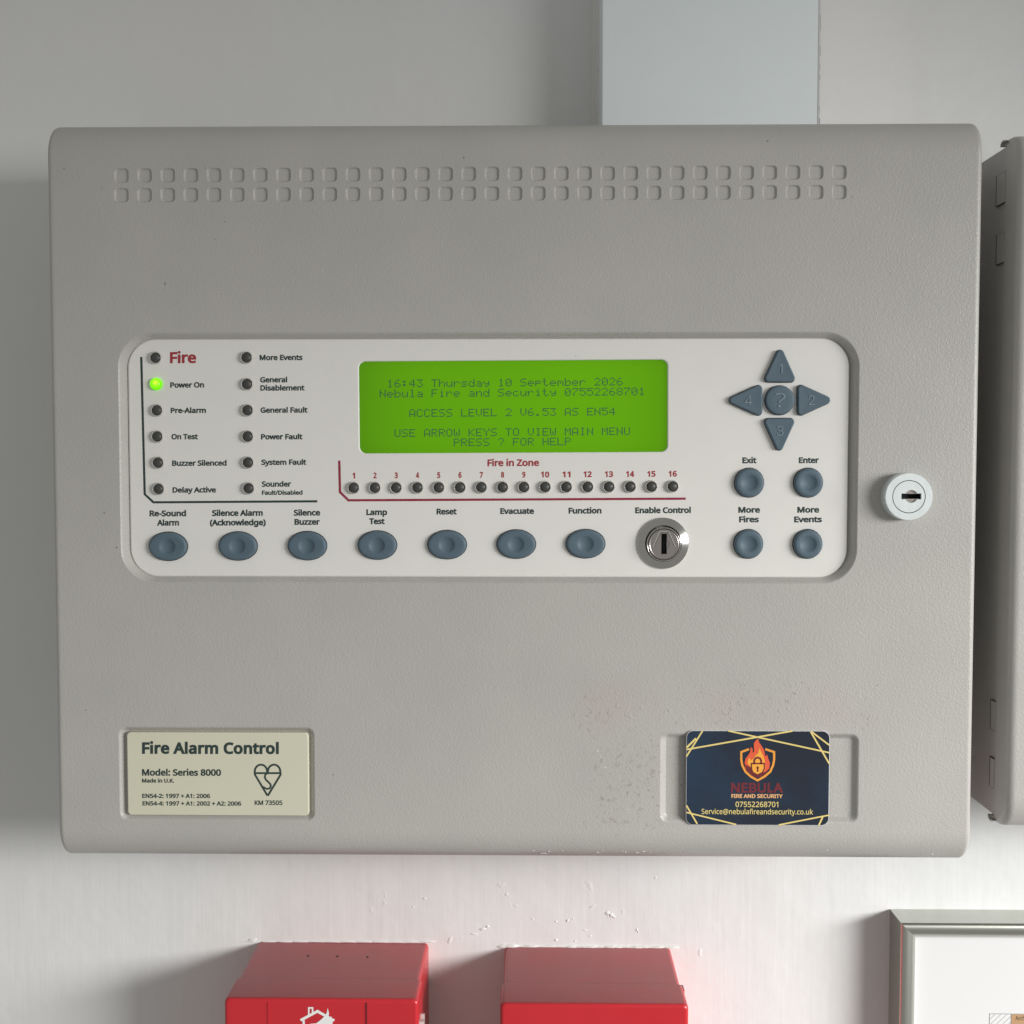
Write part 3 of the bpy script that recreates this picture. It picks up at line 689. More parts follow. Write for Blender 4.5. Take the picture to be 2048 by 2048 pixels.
# vent dimples
mb = MB(); loops = []
for k in range(7):
    t = k / 6; o = 0.00066 * t
    loops.append(at(rrect(-VW + o, VW - o, -VW + o, VW - o, 0.0017 - o * .6, 4), 0.00085 * sstep(t)))
mb.loft(loops, True, 0, True)
v0 = mb.build('vent_dimple', M_COAT, panel, origin=(0, 0, 0))
for i, (x, z) in enumerate(vents):
    o = v0 if i == 0 else v0.copy()
    if i: COL.objects.link(o)
    o.parent = panel; o.location = Vector((x, FRONT, z)) - WORLD[panel.name]

mb = MB(); mb.box((XL + .0012, FRONT + FL - .0002, ZB + .003), (XR - .0350, 0, ZT - .003))  # unseen right side narrowed to let more light into the gap
mb.build('back_box', M_COAT, panel)
# a small chip of bare paint along the bottom edge
mb = MB()
for px, py, r_ in ((645, 541, .00045), (1195, 1502, .0007), (1201, 1513, .0004), (1210, 1535, .0005), (1189, 1550, .0003), (1370, 1498, .0004), (1340, 1420, .0004),
                   (1310, 1508, .0003), (1790, 1560, .0003), (1655, 1700, .0004), (1865, 1708, .0005), (1172, 1478, .0003), (1255, 1620, .0004)):
    p = P(px, py, FRONT); blob(mb, p.x, p.z, r_ * random.uniform(.3, .6), r_ * .7, .00010, FRONT - .00001, 9)
for px in range(1062, 1300, 9):
    p = P(px + random.uniform(-4, 4), 1703 + random.uniform(-3, 3), FRONT + .004)
    if random.random() < .33: blob(mb, p.x, p.z, .0006 * random.uniform(.4, 1.6), .00016, .0001, FRONT + .0035, 8, .1)
o = mb.build('paint_fleck', M_FLECK, panel, fix=True); tag(o, kind='stuff')
mb = MB()
for px, py, r_ in ((450, 443, .00035), (430, 479, .0003), (410, 336, .0003), (233, 1095, .0005), (1704, 394, .0003), (1780, 546, .00035), (1152, 712, .0003), (443, 588, .0003)):
    p = P(px, py, FRONT); blob(mb, p.x, p.z, r_ * .5, r_ * .7, .00008, FRONT - .00001, 8)
o = mb.build('dirt_speck', M_DIRT, panel); tag(o, kind='stuff')
# ---- control plate
PY = FRONT + 0.0036                  # face of the plate
rp = pxrect(257.5, 677, 1697, 1154.5, PY)
lcd_rect = pxrect(718, 720.8, 1335.2, 905.2, PY)
plate_out = rrect(*rp, 0.0122, 14)
def tilt(loop, cx, cz, a):
    return [(cx + (x - cx) * cos(a) - (z - cz) * sin(a), cz + (x - cx) * sin(a) + (z - cz) * cos(a)) for x, z in loop]
LA = 0.0052
lcx, lcz = (lcd_rect[0] + lcd_rect[1]) / 2, (lcd_rect[2] + lcd_rect[3]) / 2
lcd_loop = tilt(rrect(*lcd_rect, 0.0029, 8), lcx, lcz, LA)
mb = MB()
inner = rrect(rp[0] + .0008, rp[1] - .0008, rp[2] + .0008, rp[3] - .0008, .0114, 14)
lcd_lip = [(lcx + (x - lcx) * 1.006, lcz + (z - lcz) * 1.02) for x, z in lcd_loop]
mb.holed(inner, [lcd_lip], PY)
bev = []
for k in range(6):
    a = pi / 2 * k / 5; o = .0008 * (1 - sin(a))
    bev.append(at(rrect(rp[0] + o, rp[1] - o, rp[2] + o, rp[3] - o, .0122 - o, 14), PY + .0008 * (1 - cos(a))))
bev.append(at(plate_out, FRONT + REC_D - .0001))
mb.loft(bev, True)
lip = [at(lcd_lip, PY), at([(a[0] * .5 + b[0] * .5, a[1] * .5 + b[1] * .5) for a, b in zip(lcd_lip, lcd_loop)], PY + .00008), at(lcd_loop, PY + .0003), at(lcd_loop, PY + .0016)]
mb.loft(lip, True)
plate = mb.build('control_plate', M_PLATE, panel)

# ---- screen
mb = MB()
big = [(lcx + (x - lcx) * 1.01, lcz + (z - lcz) * 1.03) for x, z in lcd_loop]
LY = PY + .0013
mb.add(at(big, LY), [list(range(len(big)))])
mb.loft([at(big, LY), at(big, LY + .003)], False, 0)
screen = mb.build('display_screen', M_LCD, panel)
F57 = {
'0': '01110 10001 10011 10101 11001 10001 01110', '1': '00100 01100 00100 00100 00100 00100 01110',
'2': '01110 10001 00001 00010 00100 01000 11111', '3': '11111 00010 00100 00010 00001 10001 01110',
'4': '00010 00110 01010 10010 11111 00010 00010', '5': '11111 10000 11110 00001 00001 10001 01110',
'6': '00110 01000 10000 11110 10001 10001 01110', '7': '11111 00001 00010 00100 01000 01000 01000',
'8': '01110 10001 10001 01110 10001 10001 01110', ':': '00000 01100 01100 00000 01100 01100 00000',
'.': '00000 00000 00000 00000 00000 01100 01100', '?': '01110 10001 00001 00010 00100 00000 00100',
'A': '01110 10001 10001 10001 11111 10001 10001', 'C': '01110 10001 10000 10000 10000 10001 01110',
'E': '11111 10000 10000 11110 10000 10000 11111', 'F': '11111 10000 10000 11110 10000 10000 10000',
'H': '10001 10001 10001 11111 10001 10001 10001', 'I': '01110 00100 00100 00100 00100 00100 01110',
'K': '10001 10010 10100 11000 10100 10010 10001', 'L': '10000 10000 10000 10000 10000 10000 11111',
'M': '10001 11011 10101 10101 10001 10001 10001', 'N': '10001 10001 11001 10101 10011 10001 10001',
'O': '01110 10001 10001 10001 10001 10001 01110', 'P': '11110 10001 10001 11110 10000 10000 10000',
'R': '11110 10001 10001 11110 10100 10010 10001', 'S': '01111 10000 10000 01110 00001 00001 11110',
'T': '11111 00100 00100 00100 00100 00100 00100', 'U': '10001 10001 10001 10001 10001 10001 01110',
'V': '10001 10001 10001 10001 10001 01010 00100', 'W': '10001 10001 10001 10101 10101 10101 01010',
'Y': '10001 10001 01010 00100 00100 00100 00100', 'a': '00000 00000 01110 00001 01111 10001 01111',
'b': '10000 10000 10110 11001 10001 10001 11110', 'c': '00000 00000 01110 10000 10000 10001 01110',
'd': '00001 00001 01101 10011 10001 10001 01111', 'e': '00000 00000 01110 10001 11111 10000 01110',
'h': '10000 10000 10110 11001 10001 10001 10001', 'i': '00100 00000 01100 00100 00100 00100 01110',
'l': '01100 00100 00100 00100 00100 00100 01110', 'm': '00000 00000 11010 10101 10101 10001 10001',
'n': '00000 00000 10110 11001 10001 10001 10001', 'p': '00000 00000 11110 10001 11110 10000 10000',
'r': '00000 00000 10110 11001 10000 10000 10000', 's': '00000 00000 01111 10000 01110 00001 11110',
't': '01000 01000 11100 01000 01000 01001 00110', 'u': '00000 00000 10001 10001 10001 10011 01101',
'y': '00000 00000 10001 10001 01111 00001 01110'}
for col, y0, s in ((4, 758.6, '16:43 Thursday 10 September 2026'), (3, 778.6, 'Nebula Fire and Security 07552268701'),
                   (7, 818.2, 'ACCESS LEVEL 2 V6.53 AS EN54'), (5, 857.8, 'USE ARROW KEYS TO VIEW MAIN MENU'), (13, 877.4, 'PRESS ? FOR HELP')):
    mb = MB()
    for i, ch in enumerate(s):
        if ch == ' ': continue
        for r, row in enumerate(F57[ch].split()):
            for c, b in enumerate(row):
                if b == '1':
                    x = 714.9 + (col + i) * 14.81 + c * 2.47; y = y0 + 1.0 + r * 2.24 - (x - 760) * .0088
                    q = [P(x + dx, y + dy, LY - .00005) for dx, dy in ((0, 0), (2.2, 0), (2.2, 2.0), (0, 2.0))]
                    mb.add(q, [[0, 3, 2, 1]])
    mb.build('screen_text', M_DOT, screen, fix=False)

# ---- captions
def cap(name, s, x0, x1, base, h, mat=None, bold=.038):
    return text(name, s, x0, x1, base, h, mat or M_INK, plate, PY - .00006, bold)
cap('caption', 'Fire', 340, 392.3, 725.2, 21.2, M_RED_INK, .034)
for s, x0, x1, b in (('Power On', 340.5, 408.1, 774.7), ('Pre-Alarm', 341.3, 412, 825.6), ('On Test', 342.9, 395.7, 878.2),
                     ('Buzzer Silenced', 344.2, 453.2, 931), ('Delay Active', 345, 432, 984.6), ('More Events', 519.2, 605.1, 719.8),
                     ('General', 520.2, 574.3, 764.3), ('Disablement', 520.7, 609, 780.6), ('General Fault', 521, 615, 824.9),
                     ('Power Fault', 522, 604.9, 878.2), ('System Fault', 522.8, 612.4, 929.2), ('Sounder', 523.6, 582.3, 972.9)):
    cap('caption', s, x0, x1, b, 10.3)
cap('caption', 'Fault/Disabled', 523.8, 605.1, 989.2, 8.2)
for s, x0, x1, b in (('Re-Sound', 299.1, 372.1, 1032), ('Alarm', 313.9, 358.1, 1050.6), ('Silence Alarm', 424.1, 525.6, 1031.2),
                     ('(Acknowledge)', 419.7, 531.6, 1050.3), ('Silence', 587.5, 640.3, 1030.6), ('Buzzer', 589, 639.8, 1049),
                     ('Lamp', 732.8, 774.3, 1029.6), ('Test', 738.5, 769.3, 1047.7), ('Reset', 873.2, 913.4, 1028.3),
                     ('Evacuate', 1000.6, 1068, 1027.3), ('Function', 1137.2, 1203, 1026.5), ('Enable Control', 1270.4, 1381.7, 1025.7),
                     ('Exit', 1484.8, 1513, 925.9), ('Enter', 1597.8, 1637.9, 925.6), ('More', 1476.7, 1520, 1024.9),
                     ('Fires', 1478.3, 1517.9, 1044), ('More', 1594.8, 1638.4, 1024.7), ('Events', 1588.4, 1644, 1044)):
    cap('caption', s, x0, x1, b, 11.2, None, .040)
cap('caption', 'Fire in Zone', 975, 1078.1, 931.6, 13, M_RED_INK, .034)
zone_x = [707.2 + 42.53 * k for k in range(16)]
for k, x in enumerate(zone_x):
    s = str(k + 1); w = 6.2 if k < 9 else 16.5
    if s == '1': w = 5.4
    cap('zone_number', s, x + .3 - w / 2, x + .3 + w / 2, 956.3 - 3.6 * k / 15, 11, M_RED_INK, .038)
for pts, w, m in (([(282.6, 713.8), (289.6, 988.4), (307, 1004.6), (634.6, 1002.6)], 4.4, M_INK),
                  ([(678.6, 921), (680, 984), (697, 1000.6), (1371.3, 997.3)], 4.6, M_RED_INK2)):
    mb = MB(); flat_quads(mb, stroke(pxloop(pts, PY), w * mpx(PY)), PY - .00007)
    mb.build('guide_line', m, plate)

# ---- indicator lights
def led(lens_mat):
    mb = MB(); k = mpx(PY)
    ro, ri = 12.2 * k, 9.9 * k; H = .0014
    n = 28
    pr = [(ro * 1.02, 0), (ro, H * .8), (ro - .00012, H), (ri + .00022, H), (ri + .0001, H - .0002), (ri, H - .0009)]
    mb.loft([[(r * cos(2 * pi * i / n), -h, r * sin(2 * pi * i / n)) for i in range(n)] for r, h in pr], True, 1)
    pr = [(ri, H - .0010), (ri * .98, H - .0004), (ri * .9, H - .00005), (ri * .7, H + .0003), (ri * .4, H + .0005), (ri * .12, H + .0006)]
    mb.loft([[(r * cos(2 * pi * i / n), -h, r * sin(2 * pi * i / n)) for i in range(n)] for r, h in pr], True, 0, True)
    return mb
led_pos = [(311.2, 715.6), (313.9, 820.7), (314.6, 873), (316.2, 925.3), (317.2, 977.8), (493.2, 715), (494.2, 768.2), (495, 820.5),
           (495.3, 872.8), (495.9, 925), (497.1, 976.6)] + [(x, 975.6 - 2.7 * k / 15) for k, x in enumerate(zone_x)]
l0 = led(M_LENS).build('indicator_light', [M_LENS, M_COLLAR], panel, origin=(0, 0, 0))
for i, (px, py) in enumerate(led_pos):
    o = l0 if i == 0 else l0.copy()
    if i: COL.objects.link(o)
    o.parent = panel; o.location = P(px, py, PY - .0008) * 1.0 - WORLD[panel.name]; o.location.y = PY - WORLD[panel.name].y
l1 = led(M_LIT).build('indicator_light', [M_LIT, M_LIT], panel, origin=(0, 0, 0))
p = P(311.8, 768, PY - .001); p.y = PY; l1.location = p - WORLD[panel.name]
tag(l1, 'lit green indicator light beside Power On')

# ---- push buttons
def button_mesh(name, rx, rz, dimple, H=.0019):
    mb = MB(); n = 56
    def lp(a, b, h): return [(a * cos(2 * pi * i / n), -h, b * sin(2 * pi * i / n)) for i in range(n)]
    mb.loft([lp(rx, rz, .00004)], False, 1, True)
    rx -= .00030; rz -= .00030
    pr = [(0, 0), (0.00002, H * .45), (.00012, H * .68), (.00035, H * .86), (.0007, H * .96), (.0011, H), (.0016, H)]
    mb.loft([lp(rx - i_, rz - i_, h) for i_, h in pr], True, 0)
    d = dimple
    ls = [lp(rx - .0016, rz - .0016, H), lp(d * 1.10, d * 1.10, H - .00002), lp(d * 1.0, d * 1.0, H - .00008), lp(d * .92, d * .92, H - .00022)]
    for t in (.75, .55, .35, .15): ls.append(lp(d * t, d * t, H - .00022 - .00055 * (1 - t * t) / (1 - .85 * .85) * .45))
    mb.loft(ls, True, 0, True)
    return mb.build(name, [M_RUBBER, M_GAP], panel, origin=(0, 0, 0))
def put_copies(o0, pts, lift):
    res = []
    for i, (px, py) in enumerate(pts):
        o = o0 if i == 0 else o0.copy()
        if i: COL.objects.link(o)
        p = P(px, py, PY - lift); p.y = PY
        o.parent = panel; o.location = p - WORLD[panel.name]; WORLD[o.name] = p
        res.append(o)
    return res
K = mpx(PY)
put_copies(button_mesh('oval_button', 40.2 * K, 30.0 * K, 16.2 * K),
           [(336.0, 1092.8), (475.7, 1092.1), (614.4, 1091.5), (754.5, 1090.4), (894, 1089.4), (1032.4, 1088.4), (1171, 1087.6)], .0006)
put_copies(button_mesh('round_button', 30.2 * K, 30.2 * K, 16.6 * K, .0023),
           [(1498.7, 965.4), (1616.9, 965.4), (1497.1, 1088.1), (1615.7, 1088.1)], .001)

def arrow(pts, dig, dx0, dx1, dbase, dcap):
    """triangular key with slightly hollow base; pts: apex, base corners (counter-clockwise on the wall)"""
    y = PY
    H = .0021
    base = round_poly(pxloop(pts, y - .001), .0016, 6)
    mb = MB()
    mb.add(at(shrink(base, -.00022), y - .00004), [list(range(len(base)))], False, 1)
    ls = []
    for o_, h in ((0, 0), (.00001, H * .6), (.0001, H * .8), (.00028, H * .94), (.00055, H)):
        ls.append(at(shrink(base, o_), y - h))
    mb.loft(ls, True, 0, False)
    # top sheet, hollowed a little
    c = (sum(p[0] for p in base) / len(base), sum(p[1] for p in base) / len(base))
    top = ls[-1]
    rings = [top] + [[(c[0] + (p[0] - c[0]) * t, y - H + .00012 * (1 - t * t), c[1] + (p[2] - c[1]) * t) for p in top] for t in (.8, .55, .3, .1)]
    mb.loft(rings, True, 0, True)
    o = mb.build('arrow_button', [M_RUBBER, M_GAP], panel)
    text('digit', dig, dx0, dx1, dbase, dcap, M_RUBBER_HI, o, y - H + .00012, bold=-0.004, slope=0, depth=.00028)
    return o
arrow([(1560.6, 689), (1525.0, 764.5), (1593.8, 764.5)], '1', 1556.5, 1565, 747.0, 18.5)
arrow([(1671, 800.2), (1594.6, 765.6), (1594.6, 834.8)], '2', 1617, 1629.5, 810.0, 19)
arrow([(1558.6, 911.5), (1592.6, 836.4), (1524.6, 836.4)], '3', 1553.5, 1566.5, 871.0, 18.5)
arrow([(1447.5, 800.5), (1524.4, 835), (1524.4, 766.2)], '4', 1489, 1504, 810.5, 19)
mb = MB(); n = 48; r = 30.0 * K; H = .0021
def lp(r, h): return [(r * cos(2 * pi * i / n), -h, r * sin(2 * pi * i / n)) for i in range(n)]
mb.loft([lp(r, .00004)], False, 1, True)
mb.loft([lp(r - .0002, 0), lp(r - .0002, H * .6), lp(r - .0003, H * .82), lp(r - .0006, H * .95), lp(r - .001, H), lp(r * .5, H)], True, 0, True)
q = put_copies(mb.build('help_button', [M_RUBBER, M_GAP], panel, origin=(0, 0, 0)), [(1559.5, 800.5)], .001)[0]
text('question_mark', '?', 1550.5, 1570.5, 814.5, 28, M_RUBBER_HI, q, PY - H, bold=-0.008, slope=0, depth=.00028)

# ---- key switch
def revolve(mb, cx, cz, y, pr, n=56, mi=0, cap_=False):
    mb.loft([[(cx + r * cos(2 * pi * i / n), y - h, cz + r * sin(2 * pi * i / n)) for i in range(n)] for r, h in pr], True, mi, cap_)
def slot_union(cx, cz, r, hw, hh):
    """outline of a circle joined with an upright slot"""
    pts = []; a = math.acos(min(1, hw / r))
    up = [(cx + hw, cz + hh), (cx - hw, cz + hh)]
    pts += up
    s0 = pi - (a); 
    for k in range(13):
        g = (pi - a) + 2 * a * k / 12
        pts.append((cx + r * cos(g), cz + r * sin(g)))
    pts += [(cx - hw, cz - hh), (cx + hw, cz - hh)]
    for k in range(13):
        g = -a + 2 * a * k / 12
        pts.append((cx + r * cos(g), cz + r * sin(g)))
    return pts
sw = P(1326, 1086.5, PY - .0006); SY = PY
swo = thing('x', (sw.x, PY, sw.z), None, None); swo.name = 'key_switch'; WORLD['key_switch'] = WORLD['x']
swo.parent = panel; swo.location = WORLD['key_switch'] - WORLD[panel.name]
mb = MB(); k = K
revolve(mb, sw.x, sw.z, SY, [(51.6 * k, 0), (51.6 * k, .0006), (51.0 * k, .0009), (50.4 * k, .00095)], mi=0)
revolve(mb, sw.x, sw.z, SY, [(50.4 * k, .00095), (45 * k, .0015), (36.5 * k, .0024)], mi=0)
revolve(mb, sw.x, sw.z, SY, [(36.5 * k, .0024), (36.0 * k, .0016), (34.8 * k, .0016)], mi=1)
mb.build('switch_bezel', [M_STEEL, M_GAP], swo)
mb = MB()
fc = P(1328, 1089, PY - .0040)
revolve(mb, fc.x, fc.z, SY, [(34.3 * k, .0012), (34.3 * k, .0032), (33.8 * k, .0036), (32.2 * k, .0037), (31.6 * k, .0035), (31.0 * k, .0030)], mi=0)
mb.build('switch_ring', M_STEEL, swo)
mb = MB()
disc = circ(fc.x, fc.z, 30.6 * k, 48); slot = slot_union(fc.x + .0001, fc.z + .0002, 10.8 * k, 5.9 * k, 20.6 * k)
FY = SY - .0036
revolve(mb, fc.x, fc.z, SY, [(30.6 * k, .0030), (30.6 * k, .0034), (29.8 * k, .0038), (28.2 * k, .0039), (27.0 * k, .0036)], mi=0)
mb.holed(circ(fc.x, fc.z, 27.0 * k, 56), [slot], FY)
mb.loft([at(slot, FY), at(slot, FY + .0006)], False)
core = [(fc.x + .0001 + a_ * 5.4 * k, fc.z + .0002 + b_ * 20.2 * k) for a_, b_ in ((1, 1), (-1, 1), (-1, -1), (1, -1))]
mb.holed(slot, [core], FY + .0005)
mb.loft([at(core, FY + .0005), at(core, FY + .0031)], False, 1, True)
bar = mb.build('key_barrel', [M_STEEL2, M_GAP], swo)
mb = MB()
zz = P(1328, 1089, FY)
def bp(px, py): p = P(px, py, FY); return (p.x, p.z)
flat_quads(mb, stroke([bp(1306.5, 1093.5), bp(1319.8, 1062.8), bp(1337.5, 1062.8), bp(1351, 1093.5)], .00022), FY - .00005)  # light caught by the engraved groove, drawn in as a pale stroke
flat_quads(mb, stroke([bp(1308.7, 1092.5), bp(1321.4, 1065.2), bp(1335.8, 1065.2), bp(1349, 1092.5)], .00014), FY - .00005, 1)
mb.build('direction_mark', [M_COLLAR, M_GAP], bar)

# ---- door lock
LH = .0062
lk = P(1818, 993.4, FRONT - LH)
lko = thing('x', (lk.x, FRONT, lk.z), None, None); lko.name = 'door_lock'; WORLD['door_lock'] = WORLD['x']
lko.parent = panel; lko.location = WORLD['door_lock'] - WORLD[panel.name]
k = mpx(FRONT - LH)
mb = MB()
revolve(mb, lk.x, lk.z, FRONT, [(47.6 * k, 0), (47.4 * k, LH * .45), (47.6 * k, LH - .0006), (47.0 * k, LH - .0002), (46.2 * k, LH)], n=64)
revolve(mb, lk.x, lk.z, FRONT, [(46.2 * k, LH), (40 * k, LH), (33.0 * k, LH)], n=64)
revolve(mb, lk.x, lk.z, FRONT, [(33.0 * k, LH), (32.8 * k, LH - .0006), (32.0 * k, LH - .0006)], n=64, mi=1)
mb.build('lock_collar', [M_ZINC, M_GAP], lko)
mb = MB(); yy = FRONT - LH + .00005
revolve(mb, lk.x, lk.z, FRONT, [(31.9 * k, LH - .0008), (31.9 * k, LH - .0002), (31.4 * k, LH - .00005)], n=64)
sc = P(1822.8, 992.8, yy)
su = [(sc.x - (z - sc.z), sc.z + (x - sc.x)) for x, z in slot_union(sc.x, sc.z, 12.8 * k, 6.0 * k, 19.8 * k)]
mb.holed(circ(lk.x, lk.z, 31.4 * k, 64), [su], yy)
mb.loft([at(su, yy), at(su, yy + .0011)], False)
cr = [(sc.x + a_ * 19.4 * k, sc.z + b_ * 5.0 * k) for a_, b_ in ((1, 1), (-1, 1), (-1, -1), (1, -1))]
mb.holed(su, [cr], yy + .0010, 2)
mb.loft([at(cr, yy + .0010), at(cr, yy + .005)], False, 1, True)
mb.build('lock_barrel', [M_ZINC, M_GAP, M_STEEL2], lko)

# ---- name plate
NY = FRONT - .0003
rn = pxrect(254.4, 1465, 617.2, 1631, NY)
mb = MB()
ls = []
for q in range(5):
    a = pi / 2 * q / 4; o = .0004 * (1 - sin(a))
    ls.append(at(rrect(rn[0] + o, rn[1] - o, rn[2] + o, rn[3] - o, .0017 - o, 6), NY + .0004 * (1 - cos(a))))
mb.loft([at(rrect(*rn, .0017, 6), FRONT + .0016)] + ls[::1][::-1][::-1], True)
mb.loft([at(rrect(*rn, .0017, 6), NY + .0004)], False)
mb.v = []; mb.f = []; mb.sm = []; mb.mi = []
ls = [at(rrect(*rn, .0017, 6), FRONT + .0021)]
for q in range(5):
    a = pi / 2 * q / 4; o = .0004 * (1 - cos(a))
    ls.append(at(rrect(rn[0] + o, rn[1] - o, rn[2] + o, rn[3] - o, .0017 - o, 6), NY + .0004 * (1 - sin(a))))
mb.loft(ls, True, 0, True)
npl = mb.build('name_plate', M_CREAM, panel)
for s, x0, x1, b, h, bo, tr in (('Fire Alarm Control', 284.1, 557.6, 1506.6, 21.8, .040, .02), ('Model: Series 8000', 284.1, 442.1, 1550.9, 12.5, .034, 0),
                        ('Made in U.K.', 284.1, 348.4, 1564.9, 7.6, .034, 0), ('EN54-2: 1997 + A1: 2006', 284.5, 420.3, 1595.8, 8.2, .030, 0),
                        ('EN54-4: 1997 + A1: 2002 + A2: 2006', 285, 482.4, 1610.9, 8.2, .030, 0), ('KM 73505', 509.3, 565, 1609.8, 8.9, .026, 0)):
    text('plate_text', s, x0, x1, b, h, M_INK, npl, NY - .00006, bo, slope=.002, track=tr)
def c5(x, y): return (230 + x * .22257, 1430 + y * .22257)
mb = MB(); w = 3.9 * K
lob = [c5(1312 - 56 * cos(pi * t / 12) , 508 - 62 * sin(pi * t / 12)) for t in range(13)]
rob = [c5(1430 - 56 * cos(pi * t / 12), 508 - 62 * sin(pi * t / 12)) for t in range(13)]
outline = [c5(1258, 528)] + lob + [c5(1371, 512)] 
flat_quads(mb, stroke(pxloop([c5(1371, 725), c5(1258, 535)] + lob + [c5(1370, 525)], NY), w), NY - .00006)
flat_quads(mb, stroke(pxloop([c5(1374, 525)] + rob + [c5(1489, 535), c5(1374, 725)], NY), w), NY - .00007)
flat_quads(mb, stroke(pxloop([c5(1256, 522), c5(1490, 522)], NY), w), NY - .00008)
flat_quads(mb, stroke(pxloop([c5(*q) for q in ((1372, 522), (1352, 535), (1347, 558), (1357, 582), (1380, 603), (1398, 622), (1401, 642), (1390, 660), (1368, 664), (1345, 656), (1333, 643))], NY), w * .9), NY - .00009)
mb.build('certification_mark', M_INK, npl)

# ================================================================== BUSINESS CARD (stuck over its recess)
CY = FRONT - .0010
rc = pxrect(1372.3, 1461.5, 1658.8, 1650.5, CY)
cmid = ((rc[0] + rc[1]) / 2, (rc[2] + rc[3]) / 2)
card = thing('business_card', (cmid[0], FRONT, rc[2]), 'dark navy business card with flame and padlock logo at the lower right of the panel', 'business card')
mb = MB()
cl = rrect(*rc, .0031, 8)
mb.loft([at(cl, FRONT - .0001), at(cl, CY + .0001)], False, 1)
mb.loft([at(cl, CY + .0001), at(shrink(cl, .00012), CY)], True, 1)
inner_ = shrink(cl, .00016)
mb.loft([at(shrink(cl, .00012), CY), at(inner_, CY)], False, 1)
mb.add(at(inner_, CY), [list(range(len(inner_)))], False, 0)
cb = mb.build('card_body', [M_CARD, M_WHITE], card)
CF = .16046                             # close-up pixels to photograph pixels
def c6(x, y): return (1360 + x * CF, 1450 + y * CF)
def cardpoly(mb, pts, lift, mi=0):
    mb.holed(pxloop([c6(*p) for p in pts], CY), [], CY - lift, mi)
for n_, (a, b, w) in enumerate((((282, 72), (80, 392), 19), ((200, 165), (82, 282), 24), ((82, 305), (1400, 74), 20), ((600, 72), (1860, 345), 19),
                  ((1628, 82), (1860, 482), 20), ((1640, 84), (1860, 250), 19), ((80, 1002), (214, 1232), 19), ((80, 1088), (700, 1240), 18),
                  ((1230, 1245), (1860, 1122), 18), ((1778, 1146), (1730, 1248), 20))):
    mb = MB(); flat_quads(mb, stroke(pxloop([c6(*a), c6(*b)], CY), w * CF * K), CY - .00006 - n_ * .000004)
    mb.build('gold_line', M_GOLD, cb)
mb = MB()
sh = [(860, 300), (764, 336), (763, 430), (775, 500), (815, 580), (880, 640), (966, 690), (1055, 640), (1125, 580), (1160, 500), (1173, 430), (1172, 336), (1062, 300)]
flat_quads(mb, stroke(pxloop([c6(*p) for p in sh], CY), 27 * CF * K), CY - .00010)
mb.build('shield', M_ORANGE, cb)
mb = MB()
cardpoly(mb, [(975, 172), (985, 215), (1020, 265), (1050, 320), (1062, 390), (1085, 368), (1100, 420), (1120, 470), (1112, 540), (1060, 590), (966, 625), (880, 600), (820, 545), (805, 470), (815, 420), (850, 375), (875, 330), (880, 270), (905, 300), (905, 350), (925, 325), (920, 270), (920, 225), (945, 190)], .00014)
mb.build('flame', M_FLAME, cb)
mb = MB()
cardpoly(mb, [(815, 490), (860, 520), (880, 510), (890, 560), (960, 618), (1040, 590), (1100, 565), (1050, 625), (966, 655), (890, 625), (830, 570)], .00017)
mb.build('flame_base', M_MAROON, cb)
mb = MB()
cardpoly(mb, [(985, 285), (1010, 330), (1040, 390), (1055, 450), (1062, 520), (1050, 580), (985, 600), (900, 560), (870, 510), (840, 480), (845, 440), (862, 405), (880, 440), (905, 425), (940, 380), (975, 345)], .00020)
mb.build('inner_flame', M_AMBER, cb)
lock_b = [(885, 478), (1052, 478), (1050, 540), (1030, 590), (966, 625), (905, 590), (888, 540)]
mb = MB()
cardpoly(mb, [(880, 470), (1058, 470), (1056, 545), (1034, 598), (966, 634), (900, 598), (882, 545)], .00023)
flat_quads(mb, stroke(pxloop([c6(*p) for p in ((924, 480), (924, 440), (938, 414), (966, 403), (996, 414), (1010, 440), (1010, 480))], CY), 24 * CF * K), CY - .00023)
mb.build('padlock_outline', M_MAROON, cb)
mb = MB()
cardpoly(mb, [(897, 488), (1041, 488), (1040, 542), (1020, 584), (966, 612), (914, 584), (898, 542)], .00026)
mb.build('padlock_body', M_AMBER, cb)
mb = MB()
cardpoly(mb, [(954, 580), (959, 548), (950, 535), (952, 520), (966, 512), (980, 520), (982, 535), (974, 548), (980, 580)], .00029)
mb.build('keyhole', M_MAROON, cb)
for s, x0, x1, b, h, m, bo in (('NEBULA', 636, 1285, 838, 118, M_MAROON, .030), ('FIRE AND SECURITY', 640, 1280, 908, 46, M_SALMON, .030),
                               ('07552268701', 692, 1225, 1022, 66, M_GOLD, .010), ('Service@nebulafireandsecurity.co.uk', 268, 1658, 1112, 64, M_GOLD, .008)):
    (a, bb), (c, _) = c6(x0, b), c6(x1, b)
    text('card_text', s, a, c, bb, h * CF, m, cb, CY - .00008, bo, slope=.004)

